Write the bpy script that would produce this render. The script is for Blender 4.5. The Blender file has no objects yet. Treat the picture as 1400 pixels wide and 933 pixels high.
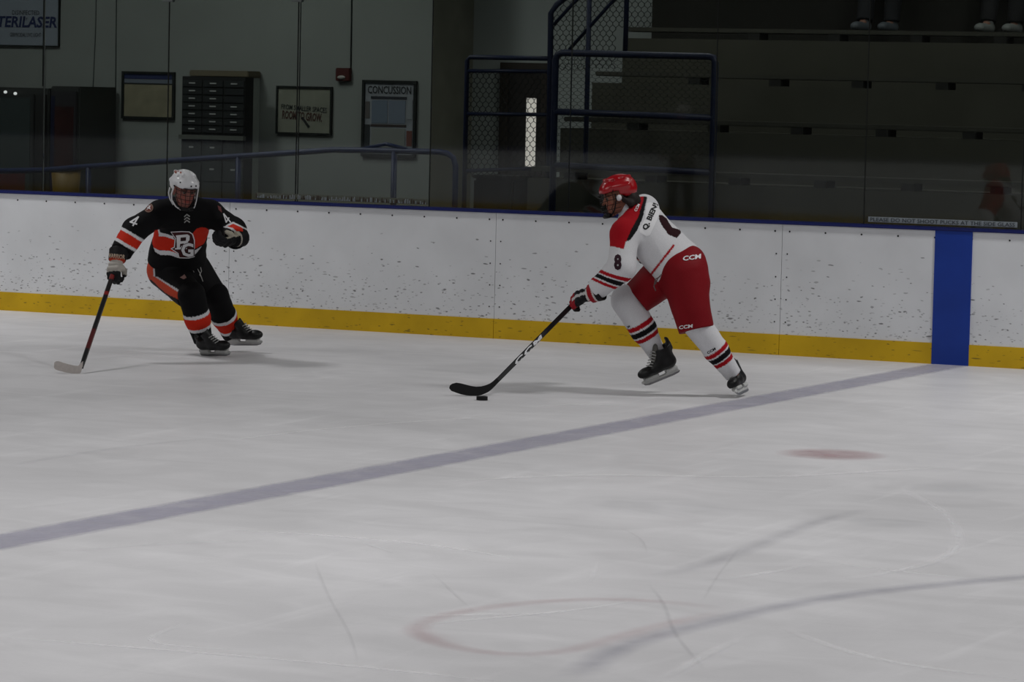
import bpy, bmesh, math, random
import numpy as np
from mathutils import Vector, Matrix
from mathutils.bvhtree import BVHTree
random.seed(7); rng = np.random.default_rng(7)
scene = bpy.context.scene
COL = scene.collection
# ---------------------------------------------------------------- camera
FPX, YAW, PITCH, ROLL, CH, CD = 4745.05, 0.456845, 0.0725974, 0.0222756, 2.0759, 25.7624
BLX = -8.847                       # centre of the blue line along the boards
fw = np.array([-math.sin(YAW)*math.cos(PITCH), math.cos(YAW)*math.cos(PITCH), -math.sin(PITCH)])
r0 = np.array([math.cos(YAW), math.sin(YAW), 0.0]); u0 = np.cross(r0, fw)
rt = math.cos(ROLL)*r0 + math.sin(ROLL)*u0
up = -math.sin(ROLL)*r0 + math.cos(ROLL)*u0
CAM = np.array([0.0, -CD, CH])
def ray(u, v): return fw + rt*(u-700)/FPX - up*(v-466.5)/FPX
def at_depth(u, v, d): return CAM + ray(u, v)*d
def on_y(u, v, y): d = ray(u, v); return CAM + d*((y+CD)/d[1])
def on_ice(u, v, z=0.0): d = ray(u, v); return CAM + d*((z-CH)/d[2])
def ice_depth(u, v): return -CH/ray(u, v)[2]
def pix(P):
    q = np.asarray(P)-CAM; d = q@fw
    return 700+FPX*(q@rt)/d, 466.5-FPX*(q@up)/d
cam = bpy.data.cameras.new('camera'); co = bpy.data.objects.new('camera', cam); COL.objects.link(co)
cam.sensor_width = 36; cam.lens = FPX*36/1400; cam.clip_end = 300
M = Matrix.Identity(4)
for i in range(3): M[i][0], M[i][1], M[i][2], M[i][3] = rt[i], up[i], -fw[i], CAM[i]
co.matrix_world = M; scene.camera = co
scene.view_settings.view_transform = 'Standard'
cam.dof.use_dof = False
# ---------------------------------------------------------------- materials
def srgb(h):
    h = h.lstrip('#'); c = [int(h[i:i+2], 16)/255 for i in (0, 2, 4)]
    return tuple(x/12.92 if x <= .04045 else ((x+.055)/1.055)**2.4 for x in c)
def mat(name, c=(.5, .5, .5), rough=.7, metal=0., spec=.3, attr=False, var=.0, scale=30., bump=0., emit=0.):
    m = bpy.data.materials.new(name); m.use_nodes = True; nt = m.node_tree; b = nt.nodes['Principled BSDF']
    b.inputs['Roughness'].default_value = rough; b.inputs['Metallic'].default_value = metal
    b.inputs['Specular IOR Level'].default_value = spec
    if isinstance(c, str): c = srgb(c)
    b.inputs['Base Color'].default_value = (*c, 1)
    src = None
    if attr:
        a = nt.nodes.new('ShaderNodeAttribute'); a.attribute_name = 'Col'; src = a.outputs['Color']
        nt.links.new(src, b.inputs['Base Color'])
    if var > 0 or bump > 0:
        tc = nt.nodes.new('ShaderNodeTexCoord'); n = nt.nodes.new('ShaderNodeTexNoise')
        n.inputs['Scale'].default_value = scale; n.inputs['Detail'].default_value = 5
        nt.links.new(tc.outputs['Object'], n.inputs['Vector'])
        if var > 0:
            mr = nt.nodes.new('ShaderNodeMapRange'); mr.inputs[1].default_value = .3; mr.inputs[2].default_value = .7
            mr.inputs[3].default_value = 1-var; mr.inputs[4].default_value = 1+var
            nt.links.new(n.outputs['Fac'], mr.inputs[0])
            vm = nt.nodes.new('ShaderNodeVectorMath'); vm.operation = 'SCALE'
            if src: nt.links.new(src, vm.inputs[0])
            else: vm.inputs[0].default_value = c
            nt.links.new(mr.outputs[0], vm.inputs['Scale']); nt.links.new(vm.outputs[0], b.inputs['Base Color'])
        if bump > 0:
            bp = nt.nodes.new('ShaderNodeBump'); bp.inputs['Strength'].default_value = bump; bp.inputs['Distance'].default_value = .01
            nt.links.new(n.outputs['Fac'], bp.inputs['Height']); nt.links.new(bp.outputs[0], b.inputs['Normal'])
    if emit: b.inputs['Emission Color'].default_value = (*c, 1); b.inputs['Emission Strength'].default_value = emit
    return m
# ---------------------------------------------------------------- object helpers
def tag(o, label=None, cat=None, group=None, kind=None):
    for k, v in (('label', label), ('category', cat), ('group', group), ('kind', kind)):
        if v: o[k] = v
    return o
def thing(name, loc, label, cat, group=None):
    o = bpy.data.objects.new(name, None); COL.objects.link(o); o.location = Vector(loc)
    return tag(o, label, cat, group)
def origin_of(parent):
    p = Vector((0, 0, 0))
    while parent is not None: p += parent.location; parent = parent.parent
    return p
def link_mesh(name, V, F, m, parent=None, smooth=False, cols=None):
    """V in world metres; the mesh is stored relative to its parent chain"""
    V = np.asarray(V, float)
    off = np.array(origin_of(parent)) if parent else np.zeros(3)
    base = np.array([(V[:, 0].min()+V[:, 0].max())/2, (V[:, 1].min()+V[:, 1].max())/2, V[:, 2].min()])
    me = bpy.data.meshes.new(name); me.from_pydata((V-base).tolist(), [], [list(map(int, f)) for f in F]); me.update()
    if smooth: me.polygons.foreach_set('use_smooth', [True]*len(me.polygons))
    if cols is not None:
        a = me.color_attributes.new('Col', 'FLOAT_COLOR', 'POINT')
        c4 = np.ones((len(V), 4)); c4[:, :cols.shape[1]] = cols
        a.data.foreach_set('color', c4.ravel())
    me.materials.append(m)
    o = bpy.data.objects.new(name, me); COL.objects.link(o)
    if parent: o.parent = parent
    o.location = Vector(base-off)
    return o
class MB:
    def __init__(s): s.V = []; s.F = []
    def add(s, V, F):
        n = len(s.V); s.V += [tuple(map(float, p)) for p in V]; s.F += [tuple(i+n for i in f) for f in F]; return s
    def box(s, a, b, bev=0.):
        x0, y0, z0 = [min(a[i], b[i]) for i in range(3)]; x1, y1, z1 = [max(a[i], b[i]) for i in range(3)]
        if bev <= 0:
            return s.add([(x0,y0,z0),(x1,y0,z0),(x1,y1,z0),(x0,y1,z0),(x0,y0,z1),(x1,y0,z1),(x1,y1,z1),(x0,y1,z1)],
                         [(3,2,1,0),(4,5,6,7),(0,1,5,4),(1,2,6,5),(2,3,7,6),(3,0,4,7)])
        bm = bmesh.new(); bmesh.ops.create_cube(bm, size=1)
        for v in bm.verts: v.co = Vector(((x0+x1)/2+v.co.x*(x1-x0), (y0+y1)/2+v.co.y*(y1-y0), (z0+z1)/2+v.co.z*(z1-z0)))
        bmesh.ops.bevel(bm, geom=list(bm.edges), offset=bev, segments=2, affect='EDGES')
        bm.verts.index_update(); s.add([v.co[:] for v in bm.verts], [[v.index for v in f.verts] for f in bm.faces]); bm.free(); return s
    def tube(s, pts, r, n=8, cap=True, sq=None):
        pts = [np.array(p, float) for p in pts]; N = len(pts); R = r if hasattr(r, '__len__') else [r]*N
        ref = np.array([0, 0, 1.0]); V = []; F = []
        prevx = None
        for i, p in enumerate(pts):
            t = pts[min(i+1, N-1)]-pts[max(i-1, 0)]; t = t/(np.linalg.norm(t)+1e-9)
            if prevx is None:
                x = np.cross(t, ref)
                if np.linalg.norm(x) < .1: x = np.cross(t, np.array([0, 1.0, 0]))
            else: x = prevx-t*np.dot(prevx, t)
            x /= np.linalg.norm(x); y = np.cross(t, x); prevx = x
            for k in range(n):
                a = 2*math.pi*(k+.5)/n; cx, cy = math.cos(a), math.sin(a)
                V.append(p+R[i]*(x*cx+y*cy))
        for i in range(N-1):
            for k in range(n): F.append((i*n+k, i*n+(k+1) % n, (i+1)*n+(k+1) % n, (i+1)*n+k))
        if cap: F.append(tuple(range(n))[::-1]); F.append(tuple((N-1)*n+k for k in range(n)))
        return s.add(V, F)
    def prism(s, poly, vec):
        n = len(poly); vec = np.array(vec, float)
        V = [np.array(p, float) for p in poly]+[np.array(p, float)+vec for p in poly]
        return s.add(V, [tuple(range(n))[::-1], tuple(range(n, 2*n))]+[(i, (i+1) % n, n+(i+1) % n, n+i) for i in range(n)])
    def sphere(s, c, r, nu=12, nv=8):
        c = np.array(c, float); r = np.array(r if hasattr(r, '__len__') else [r]*3, float); V = [c+r*np.array([0, 0, 1])]; F = []
        for i in range(1, nv):
            for k in range(nu):
                th = math.pi*i/nv; a = 2*math.pi*k/nu; V.append(c+r*np.array([math.sin(th)*math.cos(a), math.sin(th)*math.sin(a), math.cos(th)]))
        V.append(c-r*np.array([0, 0, 1])); L = len(V)-1
        for k in range(nu): F.append((0, 1+k, 1+(k+1) % nu)); F.append((L, 1+(nv-2)*nu+(k+1) % nu, 1+(nv-2)*nu+k))
        for i in range(nv-2):
            for k in range(nu): F.append((1+i*nu+k, 1+(i+1)*nu+k, 1+(i+1)*nu+(k+1) % nu, 1+i*nu+(k+1) % nu))
        return s.add(V, F)
    def obj(s, name, m, parent=None, smooth=False): return link_mesh(name, s.V, s.F, m, parent, smooth)
# ---------------------------------------------------------------- implicit surface modeller
nrm = lambda v: np.asarray(v, float)/np.linalg.norm(v)
def cone(a, ra, b, rb, wax=None, ratio=1., cap0=False, cap1=False, sub=False, k=None):
    return dict(t='c', a=np.array(a, float), b=np.array(b, float), ra=ra, rb=rb, w=wax, q=ratio, c0=cap0, c1=cap1, sub=sub, k=k)
def ell(c, r, R=None, sub=False, k=None):
    return dict(t='e', c=np.array(c, float), r=np.array(r, float), R=np.eye(3) if R is None else np.asarray(R, float), sub=sub, k=k)
def sub(p): p['sub'] = True; return p
def boxp(c, h, R=None, sub=False, rad=.005, k=None):
    return dict(t='b', c=np.array(c, float), r=np.array(h, float), R=np.eye(3) if R is None else np.asarray(R, float), rad=rad, sub=sub, k=k)
def pdist(p, X):
    if p['t'] == 'c':
        a, b = p['a'], p['b']; ab = b-a; L2 = ab@ab+1e-12
        q = X-a; t = (q@ab)/L2; tc = np.clip(t, 0, 1)
        d = q-tc[..., None]*ab
        if p['w'] is not None:
            n = nrm(np.cross(ab, p['w'])); dn = d@n
            d = d+(dn*(1/p['q']-1))[..., None]*n
        r = np.sqrt((d*d).sum(-1))-(p['ra']+tc*(p['rb']-p['ra']))
        if p['c1']: r = np.maximum(r, (t-1)*math.sqrt(L2))
        if p['c0']: r = np.maximum(r, -t*math.sqrt(L2))
        return r
    q = (X-p['c'])@p['R']
    if p['t'] == 'e':
        k0 = np.sqrt(((q/p['r'])**2).sum(-1)); k1 = np.sqrt(((q/p['r']**2)**2).sum(-1))+1e-9
        return k0*(k0-1)/k1
    e = np.abs(q)-(p['r']-p['rad'])
    return np.sqrt((np.maximum(e, 0)**2).sum(-1))+np.minimum(e.max(-1), 0)-p['rad']
def pbox(p):
    if p['t'] == 'c':
        r = max(p['ra'], p['rb']); return np.minimum(p['a'], p['b'])-r, np.maximum(p['a'], p['b'])+r
    r = np.abs(p['R'])@p['r'] ; return p['c']-r, p['c']+r
def nets(prims, vox, k=.03):
    lo = np.min([pbox(p)[0] for p in prims if not p['sub']], 0)-3*vox; hi = np.max([pbox(p)[1] for p in prims if not p['sub']], 0)+3*vox
    n = np.ceil((hi-lo)/vox).astype(int)+1
    F = np.full(n, .2)
    ax = [lo[i]+vox*np.arange(n[i]) for i in range(3)]
    for p in prims:
        a, b = pbox(p); kk = p['k'] or k; m = kk+2*vox
        i0 = np.clip(np.floor((a-m-lo)/vox).astype(int), 0, n); i1 = np.clip(np.ceil((b+m-lo)/vox).astype(int)+1, 0, n)
        if (i1 <= i0).any(): continue
        sl = tuple(slice(i0[i], i1[i]) for i in range(3))
        X = np.stack(np.meshgrid(*[ax[i][sl[i]] for i in range(3)], indexing='ij'), -1)
        d = pdist(p, X); f = F[sl]
        if p['sub']:
            d = -d; h = np.maximum(kk-np.abs(f-d), 0)/kk; F[sl] = np.maximum(f, d)+h*h*kk/4
        else:
            h = np.maximum(kk-np.abs(f-d), 0)/kk; F[sl] = np.minimum(f, d)-h*h*kk/4
    return surf(F, lo, vox)
CO = np.array([[i, j, l] for i in (0, 1) for j in (0, 1) for l in (0, 1)])
def surf(F, lo, vox):
    S = F < 0; n = np.array(F.shape)
    cnt = np.zeros(n-1, int)
    for c in CO: cnt += S[c[0]:n[0]-1+c[0], c[1]:n[1]-1+c[1], c[2]:n[2]-1+c[2]]
    act = np.argwhere((cnt > 0) & (cnt < 8)); idx = np.full(n-1, -1); idx[tuple(act.T)] = np.arange(len(act))
    vals = np.stack([F[tuple((act+c).T)] for c in CO], 1)
    P = np.zeros((len(act), 3)); W = np.zeros(len(act))
    for i in range(8):
        for j in range(i+1, 8):
            if np.abs(CO[i]-CO[j]).sum() != 1: continue
            a, b = vals[:, i], vals[:, j]; m = (a < 0) != (b < 0)
            t = np.where(m, a/np.where(m, a-b, 1), 0)
            P += m[:, None]*(CO[i]+t[:, None]*(CO[j]-CO[i])); W += m
    V = lo+vox*(act+P/W[:, None]); faces = []
    for axn in range(3):
        o1, o2 = (axn+1) % 3, (axn+2) % 3
        s0 = [slice(None)]*3; s1 = [slice(None)]*3; s0[axn] = slice(0, -1); s1[axn] = slice(1, None)
        A, B = S[tuple(s0)], S[tuple(s1)]
        e = np.argwhere(A != B); e = e[(e[:, o1] > 0) & (e[:, o2] > 0) & (e[:, o1] < n[o1]-1) & (e[:, o2] < n[o2]-1)]
        ins = A[tuple(e.T)]
        q = []
        for d1, d2 in ((-1, -1), (0, -1), (0, 0), (-1, 0)):
            c = e.copy(); c[:, o1] += d1; c[:, o2] += d2; q.append(idx[tuple(c.T)])
        q = np.stack(q, 1); q[~ins] = q[~ins][:, ::-1]; faces.append(q)
    return V, np.concatenate(faces)
def vnoise(P, s, seed=0):
    q = np.asarray(P)*s+seed*17.3; i = np.floor(q).astype(np.int64); f = q-i; f = f*f*(3-2*f); out = 0
    for c in CO:
        h = (i[:, 0]+c[0])*374761393+(i[:, 1]+c[1])*668265263+(i[:, 2]+c[2])*2147483647
        h = (h ^ (h >> 13))*1274126177; h = ((h ^ (h >> 16)) & 0xffff)/65535.-.5
        w = np.prod(np.where(c == 1, f, 1-f), 1); out = out+w*h
    return out
def vnormals(V, F):
    a = V[F[:, 2]]-V[F[:, 0]]; b = V[F[:, 3]]-V[F[:, 1]]; c = np.cross(a, b); N = np.zeros_like(V)
    for i in range(4): np.add.at(N, F[:, i], c)
    return N/(np.linalg.norm(N, axis=1)[:, None]+1e-12)
def wrinkle(V, F, amp=.006, s=9, dirn=None, seed=1):
    N = vnormals(V, F); Q = V.copy()
    if dirn is not None: Q = Q-.7*(Q@nrm(dirn))[:, None]*nrm(dirn)
    Q = Q+.05*np.stack([vnoise(V, 5, seed+5), vnoise(V, 5, seed+6), vnoise(V, 5, seed+7)], 1)
    h = vnoise(Q, s, seed)+.5*vnoise(Q, s*2.1, seed+1)
    h = -np.abs(h)*1.6+.35 if dirn is not None else h
    return V+N*(h*amp)[:, None]
def frame(F, U):   # columns: right, forward, up
    F = nrm(F); R = nrm(np.cross(F, U)); U = np.cross(R, F); return np.stack([R, F, U], 1)
def inpoly(u, v, poly):
    r = np.zeros(len(u), bool); n = len(poly)
    for i in range(n):
        x0, y0 = poly[i]; x1, y1 = poly[(i+1) % n]
        if y0 == y1: continue
        c = ((y0 > v) != (y1 > v)) & (u < (x1-x0)*(v-y0)/(y1-y0)+x0); r ^= c
    return r
def segt(P, a, b): ab = b-a; return ((P-a)@ab)/(ab@ab)
def segd(P, a, b): t = np.clip(segt(P, a, b), 0, 1)[:, None]; return np.linalg.norm(P-a-t*(b-a), axis=1)
# ---------------------------------------------------------------- decals (printed marks laid on a surface)
def text_geom(txt, spacing=1.0, bold=.0, res=2):
    cu = bpy.data.curves.new('t', 'FONT'); cu.body = txt; cu.align_x = 'CENTER'; cu.align_y = 'CENTER'; cu.offset = bold
    cu.space_character = spacing; cu.resolution_u = res
    o = bpy.data.objects.new('t', cu); COL.objects.link(o); dg = bpy.context.evaluated_depsgraph_get(); dg.update()
    me = bpy.data.meshes.new_from_object(o.evaluated_get(dg)); V = [v.co[:] for v in me.vertices]; F = [list(p.vertices) for p in me.polygons]
    bpy.data.objects.remove(o); bpy.data.curves.remove(cu); bpy.data.meshes.remove(me)
    V = np.array(V)
    c = (V.min(0)+V.max(0))/2; V = V-c; h = V[:, 1].max()-V[:, 1].min(); w = V[:, 0].max()-V[:, 0].min()
    return V, F, w, h
def fine(V, F, maxlen):
    bm = bmesh.new(); vs = [bm.verts.new((*p[:2], 0)) for p in V]
    for f in F:
        try: bm.faces.new([vs[i] for i in f])
        except ValueError: pass
    bmesh.ops.triangulate(bm, faces=bm.faces[:])
    for _ in range(5):
        es = [e for e in bm.edges if e.calc_length() > maxlen]
        if not es: break
        bmesh.ops.subdivide_edges(bm, edges=es, cuts=1); bmesh.ops.triangulate(bm, faces=[f for f in bm.faces if len(f.verts) > 3])
    bm.verts.index_update(); V = np.array([v.co[:2] for v in bm.verts]); F = [[v.index for v in f.verts] for f in bm.faces]; bm.free(); return V, F
def bvh_of(o):
    off = origin_of(o); me = o.data
    return BVHTree.FromPolygons([v.co+off for v in me.vertices], [tuple(p.vertices) for p in me.polygons])
def decal(name, V, F, target, m, off=.004, maxlen=2.):
    """V: points in photo coordinates, laid onto the target's surface"""
    V, F = fine(V, F, maxlen); bv = bvh_of(target); out = []; last = None; miss = []
    for i, (u, v) in enumerate(V):
        d = nrm(ray(u, v)); h = bv.ray_cast(Vector(CAM), Vector(d))
        if h[0] is None: out.append(None); miss.append(i); continue
        p = np.array(h[0])-d*off; out.append(p); last = np.dot(h[0]-Vector(CAM), Vector(fw))
    if last is None: return None
    for i in miss: out[i] = None
    F = [f for f in F if all(out[i] is not None for i in f)]
    out = [p if p is not None else CAM+ray(*V[i])*last for i, p in enumerate(out)]
    used = sorted({i for f in F for i in f}); mp = {a: b for b, a in enumerate(used)}
    if not used: return None
    return link_mesh(name, [out[i] for i in used], [[mp[i] for i in f] for f in F], m, target)
def decal_text(name, txt, cu_, cv_, hpx, ang, target, m, wpx=None, bold=.0, shear=0., off=.004, spacing=1.):
    V, F, w, h = text_geom(txt, spacing, bold); sx = (wpx/w) if wpx else hpx/h; sy = hpx/h
    x = V[:, 0]*sx+V[:, 1]*sy*shear; y = V[:, 1]*sy; a = math.radians(ang)
    U = np.stack([cu_+x*math.cos(a)-y*math.sin(a), cv_-(x*math.sin(a)+y*math.cos(a))], 1)
    return decal(name, U, F, target, m, off)
def decal_poly(name, poly, target, m, off=.003): return decal(name, np.array(poly, float), [list(range(len(poly)))], target, m, off)
def wall_text(name, txt, c, h, m, parent, w=None, xdir=(1, 0, 0), zdir=(0, 0, 1), bold=0., shear=0., nrm_=(0, -1, 0), off=.003, ang=0.):
    V, F, tw, th = text_geom(txt, 1, bold); sx = (w/tw) if w else h/th; x = V[:, 0]*sx+V[:, 1]*h/th*shear; y = V[:, 1]*h/th
    a = math.radians(ang); x, y = x*math.cos(a)-y*math.sin(a), x*math.sin(a)+y*math.cos(a)
    X = np.array(c)+np.outer(x, xdir)+np.outer(y, zdir)+np.array(nrm_)*off
    return link_mesh(name, X, F, m, parent)
# ================================================================ THE SETTING
def ST(o): o['kind'] = 'structure'; return o
# ---- ice
def ice_material():
    m = bpy.data.materials.new('ice'); m.use_nodes = True; nt = m.node_tree; L = nt.links.new; N = nt.nodes.new
    b = nt.nodes['Principled BSDF']; b.inputs['Roughness'].default_value = .42; b.inputs['Specular IOR Level'].default_value = .22
    tc = N('ShaderNodeTexCoord')
    def noise(sc, stretch=(1, 1, 1), rot=0, det=4, dist=0.):
        mp = N('ShaderNodeMapping'); mp.inputs['Scale'].default_value = stretch; mp.inputs['Rotation'].default_value = (0, 0, rot)
        n = N('ShaderNodeTexNoise'); n.inputs['Scale'].default_value = sc; n.inputs['Detail'].default_value = det; n.inputs['Distortion'].default_value = dist
        L(tc.outputs['Object'], mp.inputs[0]); L(mp.outputs[0], n.inputs['Vector']); return n.outputs['Fac']
    def rng_(x, a, b_, c, d):
        r = N('ShaderNodeMapRange'); r.inputs[1].default_value = a; r.inputs[2].default_value = b_; r.inputs[3].default_value = c; r.inputs[4].default_value = d; L(x, r.inputs[0]); return r.outputs[0]
    def mul(a, b_):
        k = N('ShaderNodeMath'); k.operation = 'MULTIPLY'; L(a, k.inputs[0]); L(b_, k.inputs[1]); return k.outputs[0]
    big = rng_(noise(.55, det=3, dist=.6), .3, .7, .90, 1.05)
    mid = rng_(noise(1.8, (1, 1.5, 1), .4, 5, 1.0), .35, .72, .93, 1.05)
    sc1 = rng_(noise(6, (1, .12, 1), .25, 6, .4), .58, .78, 1.0, 1.10)
    sc2 = rng_(noise(7, (.10, 1, 1), -.5, 6, .4), .60, .80, 1.0, .93)
    fine_ = rng_(noise(60, det=3), .3, .7, .985, 1.015)
    f = mul(mul(mul(big, mid), mul(sc1, sc2)), fine_)
    vm = N('ShaderNodeVectorMath'); vm.operation = 'SCALE'; vm.inputs[0].default_value = (.690, .683, .700); L(f, vm.inputs['Scale']); L(vm.outputs[0], b.inputs['Base Color'])
    return m
ICE = link_mesh('floor', [(-75, -25.95, -.3), (30, -25.95, -.3), (30, 0, -.3), (-75, 0, -.3), (-75, -25.95, 0), (30, -25.95, 0), (30, 0, 0), (-75, 0, 0)],
                [(3, 2, 1, 0), (4, 5, 6, 7), (0, 1, 5, 4), (1, 2, 6, 5), (2, 3, 7, 6), (3, 0, 4, 7)], ice_material()); ST(ICE)
def paint_mat(name):
    m = bpy.data.materials.new(name); m.use_nodes = True; nt = m.node_tree; b = nt.nodes['Principled BSDF']; out = nt.nodes['Material Output']
    b.inputs['Roughness'].default_value = .45; b.inputs['Specular IOR Level'].default_value = .2
    a = nt.nodes.new('ShaderNodeAttribute'); a.attribute_name = 'Col'; nt.links.new(a.outputs['Color'], b.inputs['Base Color'])
    n = nt.nodes.new('ShaderNodeTexNoise'); n.inputs['Scale'].default_value = 5; n.inputs['Detail'].default_value = 6
    tc = nt.nodes.new('ShaderNodeTexCoord'); nt.links.new(tc.outputs['Object'], n.inputs['Vector'])
    mr = nt.nodes.new('ShaderNodeMapRange'); mr.inputs[1].default_value = .3; mr.inputs[2].default_value = .7; mr.inputs[3].default_value = .55; mr.inputs[4].default_value = 1.
    nt.links.new(n.outputs['Fac'], mr.inputs[0]); k = nt.nodes.new('ShaderNodeMath'); k.operation = 'MULTIPLY'
    nt.links.new(mr.outputs[0], k.inputs[0]); nt.links.new(a.outputs['Alpha'], k.inputs[1]); nt.links.new(k.outputs[0], b.inputs['Alpha'])
    return m
PAINT = paint_mat('paint under ice')
LV = [0.0012]
def strip(name, pts, width, col, alpha, soft=.3, step=.12, taper=True):
    """flat painted strip following points on the ice, edges fading out"""
    P = [np.array(p[:2], float) for p in pts]; Q = [P[0]]
    for a, b in zip(P[:-1], P[1:]):
        n = max(1, int(np.linalg.norm(b-a)/step)); Q += [a+(b-a)*i/n for i in range(1, n+1)]
    Q = np.array(Q)
    if len(pts) > 2:
        for _ in range(6): Q[1:-1] = (Q[:-2]+2*Q[1:-1]+Q[2:])/4
    T = np.gradient(Q, axis=0); T /= np.linalg.norm(T, axis=1)[:, None]+1e-9; Nn = np.stack([-T[:, 1], T[:, 0]], 1)
    width *= 1.3 if name != 'blue_line' else 1; cr = [-.5, -.5+soft/2, 0, .5-soft/2, .5]; al = [0, 1, 1, 1, 0]; V = []; C = []; F = []; n = len(Q); LV[0] += .0002
    for i in range(n):
        e = min(1, i/3, (n-1-i)/3) if taper else 1
        alpha_ = alpha*(1 if name == 'blue_line' else .55)
        for c, a in zip(cr, al): V.append((*(Q[i]+Nn[i]*c*width), LV[0])); C.append((*col, a*alpha_*e))
    for i in range(n-1):
        for k in range(4): F.append((i*5+k, (i+1)*5+k, (i+1)*5+k+1, i*5+k+1)[::-1])
    o = link_mesh(name, V, F, PAINT, ICE, cols=np.array(C))
    return o
def ip(*uv): return [on_ice(u, v) for u, v in uv]
strip('blue_line', [(BLX, -25.9), (BLX, -.02)], .36, srgb('#adabbc'), .72, .4, .4, False)
# neutral zone spot
def disc(name, c, r, col, alpha):
    V = [(c[0], c[1], .0035)]; C = [(*col, alpha)]; F = []; n = 40
    for rr, a in ((.55, .8), (1, 0)):
        for k in range(n): V.append((c[0]+r*rr*math.cos(k*2*math.pi/n), c[1]+r*rr*math.sin(k*2*math.pi/n), .0035)); C.append((*col, alpha*a))
    for k in range(n): F.append((0, 1+k, 1+(k+1) % n)); F.append((1+k, 1+n+k, 1+n+(k+1) % n, 1+(k+1) % n))
    link_mesh(name, V, F, PAINT, ICE, cols=np.array(C))
sp = on_ice(1137, 622); disc('faceoff_spot', sp, .34, srgb('#b58f93'), .55)
strip('painted_arc', ip((1000, 834), (900, 820), (780, 818), (680, 828), (600, 840), (556, 853), (550, 864), (575, 878), (640, 893), (720, 905), (775, 897), (850, 868), (930, 850), (1000, 834)), .10, srgb('#b98f92'), .30, .8)
strip('painted_arc', ip((840, 876), (880, 868), (925, 864)), .16, srgb('#b07f84'), .4, .9)
strip('painted_arc', ip((555, 856), (562, 862), (600, 878), (640, 890)), .14, srgb('#b07f84'), .4, .9)
strip('skate_mark', ip((780, 930), (830, 893), (880, 873), (1000, 845), (1060, 830), (1170, 812), (1300, 798), (1400, 790), (1500, 780)), .14, srgb('#a0a0ae'), .6, .9)
strip('skate_mark', ip((900, 790), (960, 775), (1040, 745), (1110, 715), (1180, 697)), .12, srgb('#9a9aa3'), .35, .9)
for pl, w, c, a in (
    (((0, 872), (150, 884), (330, 898), (520, 915), (700, 935)), .035, '#e4e4e6', .5),
    (((300, 725), (420, 731), (560, 742), (640, 752), (720, 768)), .035, '#e4e4e6', .5),
    (((490, 741), (515, 747), (540, 757)), .03, '#f0f0f2', .5),
    (((330, 890), (200, 885), (170, 884), (220, 862), (260, 852)), .03, '#dddde0', .5),
    (((560, 857), (640, 848), (760, 840), (860, 826), (880, 820)), .035, '#eeeef0', .5),
    (((960, 796), (1040, 788), (1100, 776), (1125, 768)), .05, '#f0f0f2', .5),
    (((1120, 768), (1190, 780), (1290, 790), (1360, 795)), .03, '#e6e6e8', .4),
    (((1230, 668), (1290, 700), (1312, 730), (1310, 755), (1270, 775), (1150, 795)), .06, '#d4d4d8', .45),
    (((1060, 855), (1100, 873), (1160, 895), (1250, 915), (1400, 930)), .05, '#e6e6e8', .45),
    (((815, 770), (812, 785), (807, 800)), .03, '#e6e6e8', .4),
    (((885, 800), (905, 820), (915, 845), (918, 865), (940, 890), (965, 920)), .02, '#8d8e95', .4),
    (((590, 785), (620, 812), (650, 840)), .015, '#8d8e95', .35),
    (((430, 770), (450, 820), (480, 870), (490, 910)), .015, '#9a9ba0', .35),
    (((845, 722), (880, 735), (885, 760)), .015, '#9a9ba0', .35),
    (((1010, 752), (980, 790), (960, 825)), .015, '#9a9ba0', .3),
    (((0, 640), (100, 622), (220, 606), (300, 600)), .07, '#b2b2b8', .4),
    (((0, 700), (60, 694), (110, 688)), .05, '#8d8e95', .35),
    (((300, 605), (420, 590), (560, 578), (700, 570)), .04, '#e2e2e4', .35),
    (((700, 560), (800, 552), (900, 560)), .04, '#e2e2e4', .3),
    (((540, 845), (700, 842), (800, 838)), .05, '#e6e6ea', .4),
    (((900, 935), (960, 900), (1020, 870)), .05, '#eaeaee', .4),
    (((110, 495), (200, 485), (330, 500)), .03, '#b9b9bd', .3),
    (((40, 760), (200, 745), (420, 740)), .05, '#b7b8bc', .3),
    (((600, 660), (800, 650), (1050, 655), (1300, 640)), .05, '#dcdcdf', .35)):
    strip('skate_mark', ip(*pl), w, srgb('#fafafc' if c[1] in 'def' else c), a*(1.3 if c[1] in 'def' else .6), .8)
for u, v, r in ((1212, 716, .22), (1300, 668, .28), (900, 693, .5), (285, 521, .28)):
    c = on_ice(u, v); disc('scuffed_patch', c, r, srgb('#8f9498'), .09)
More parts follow.
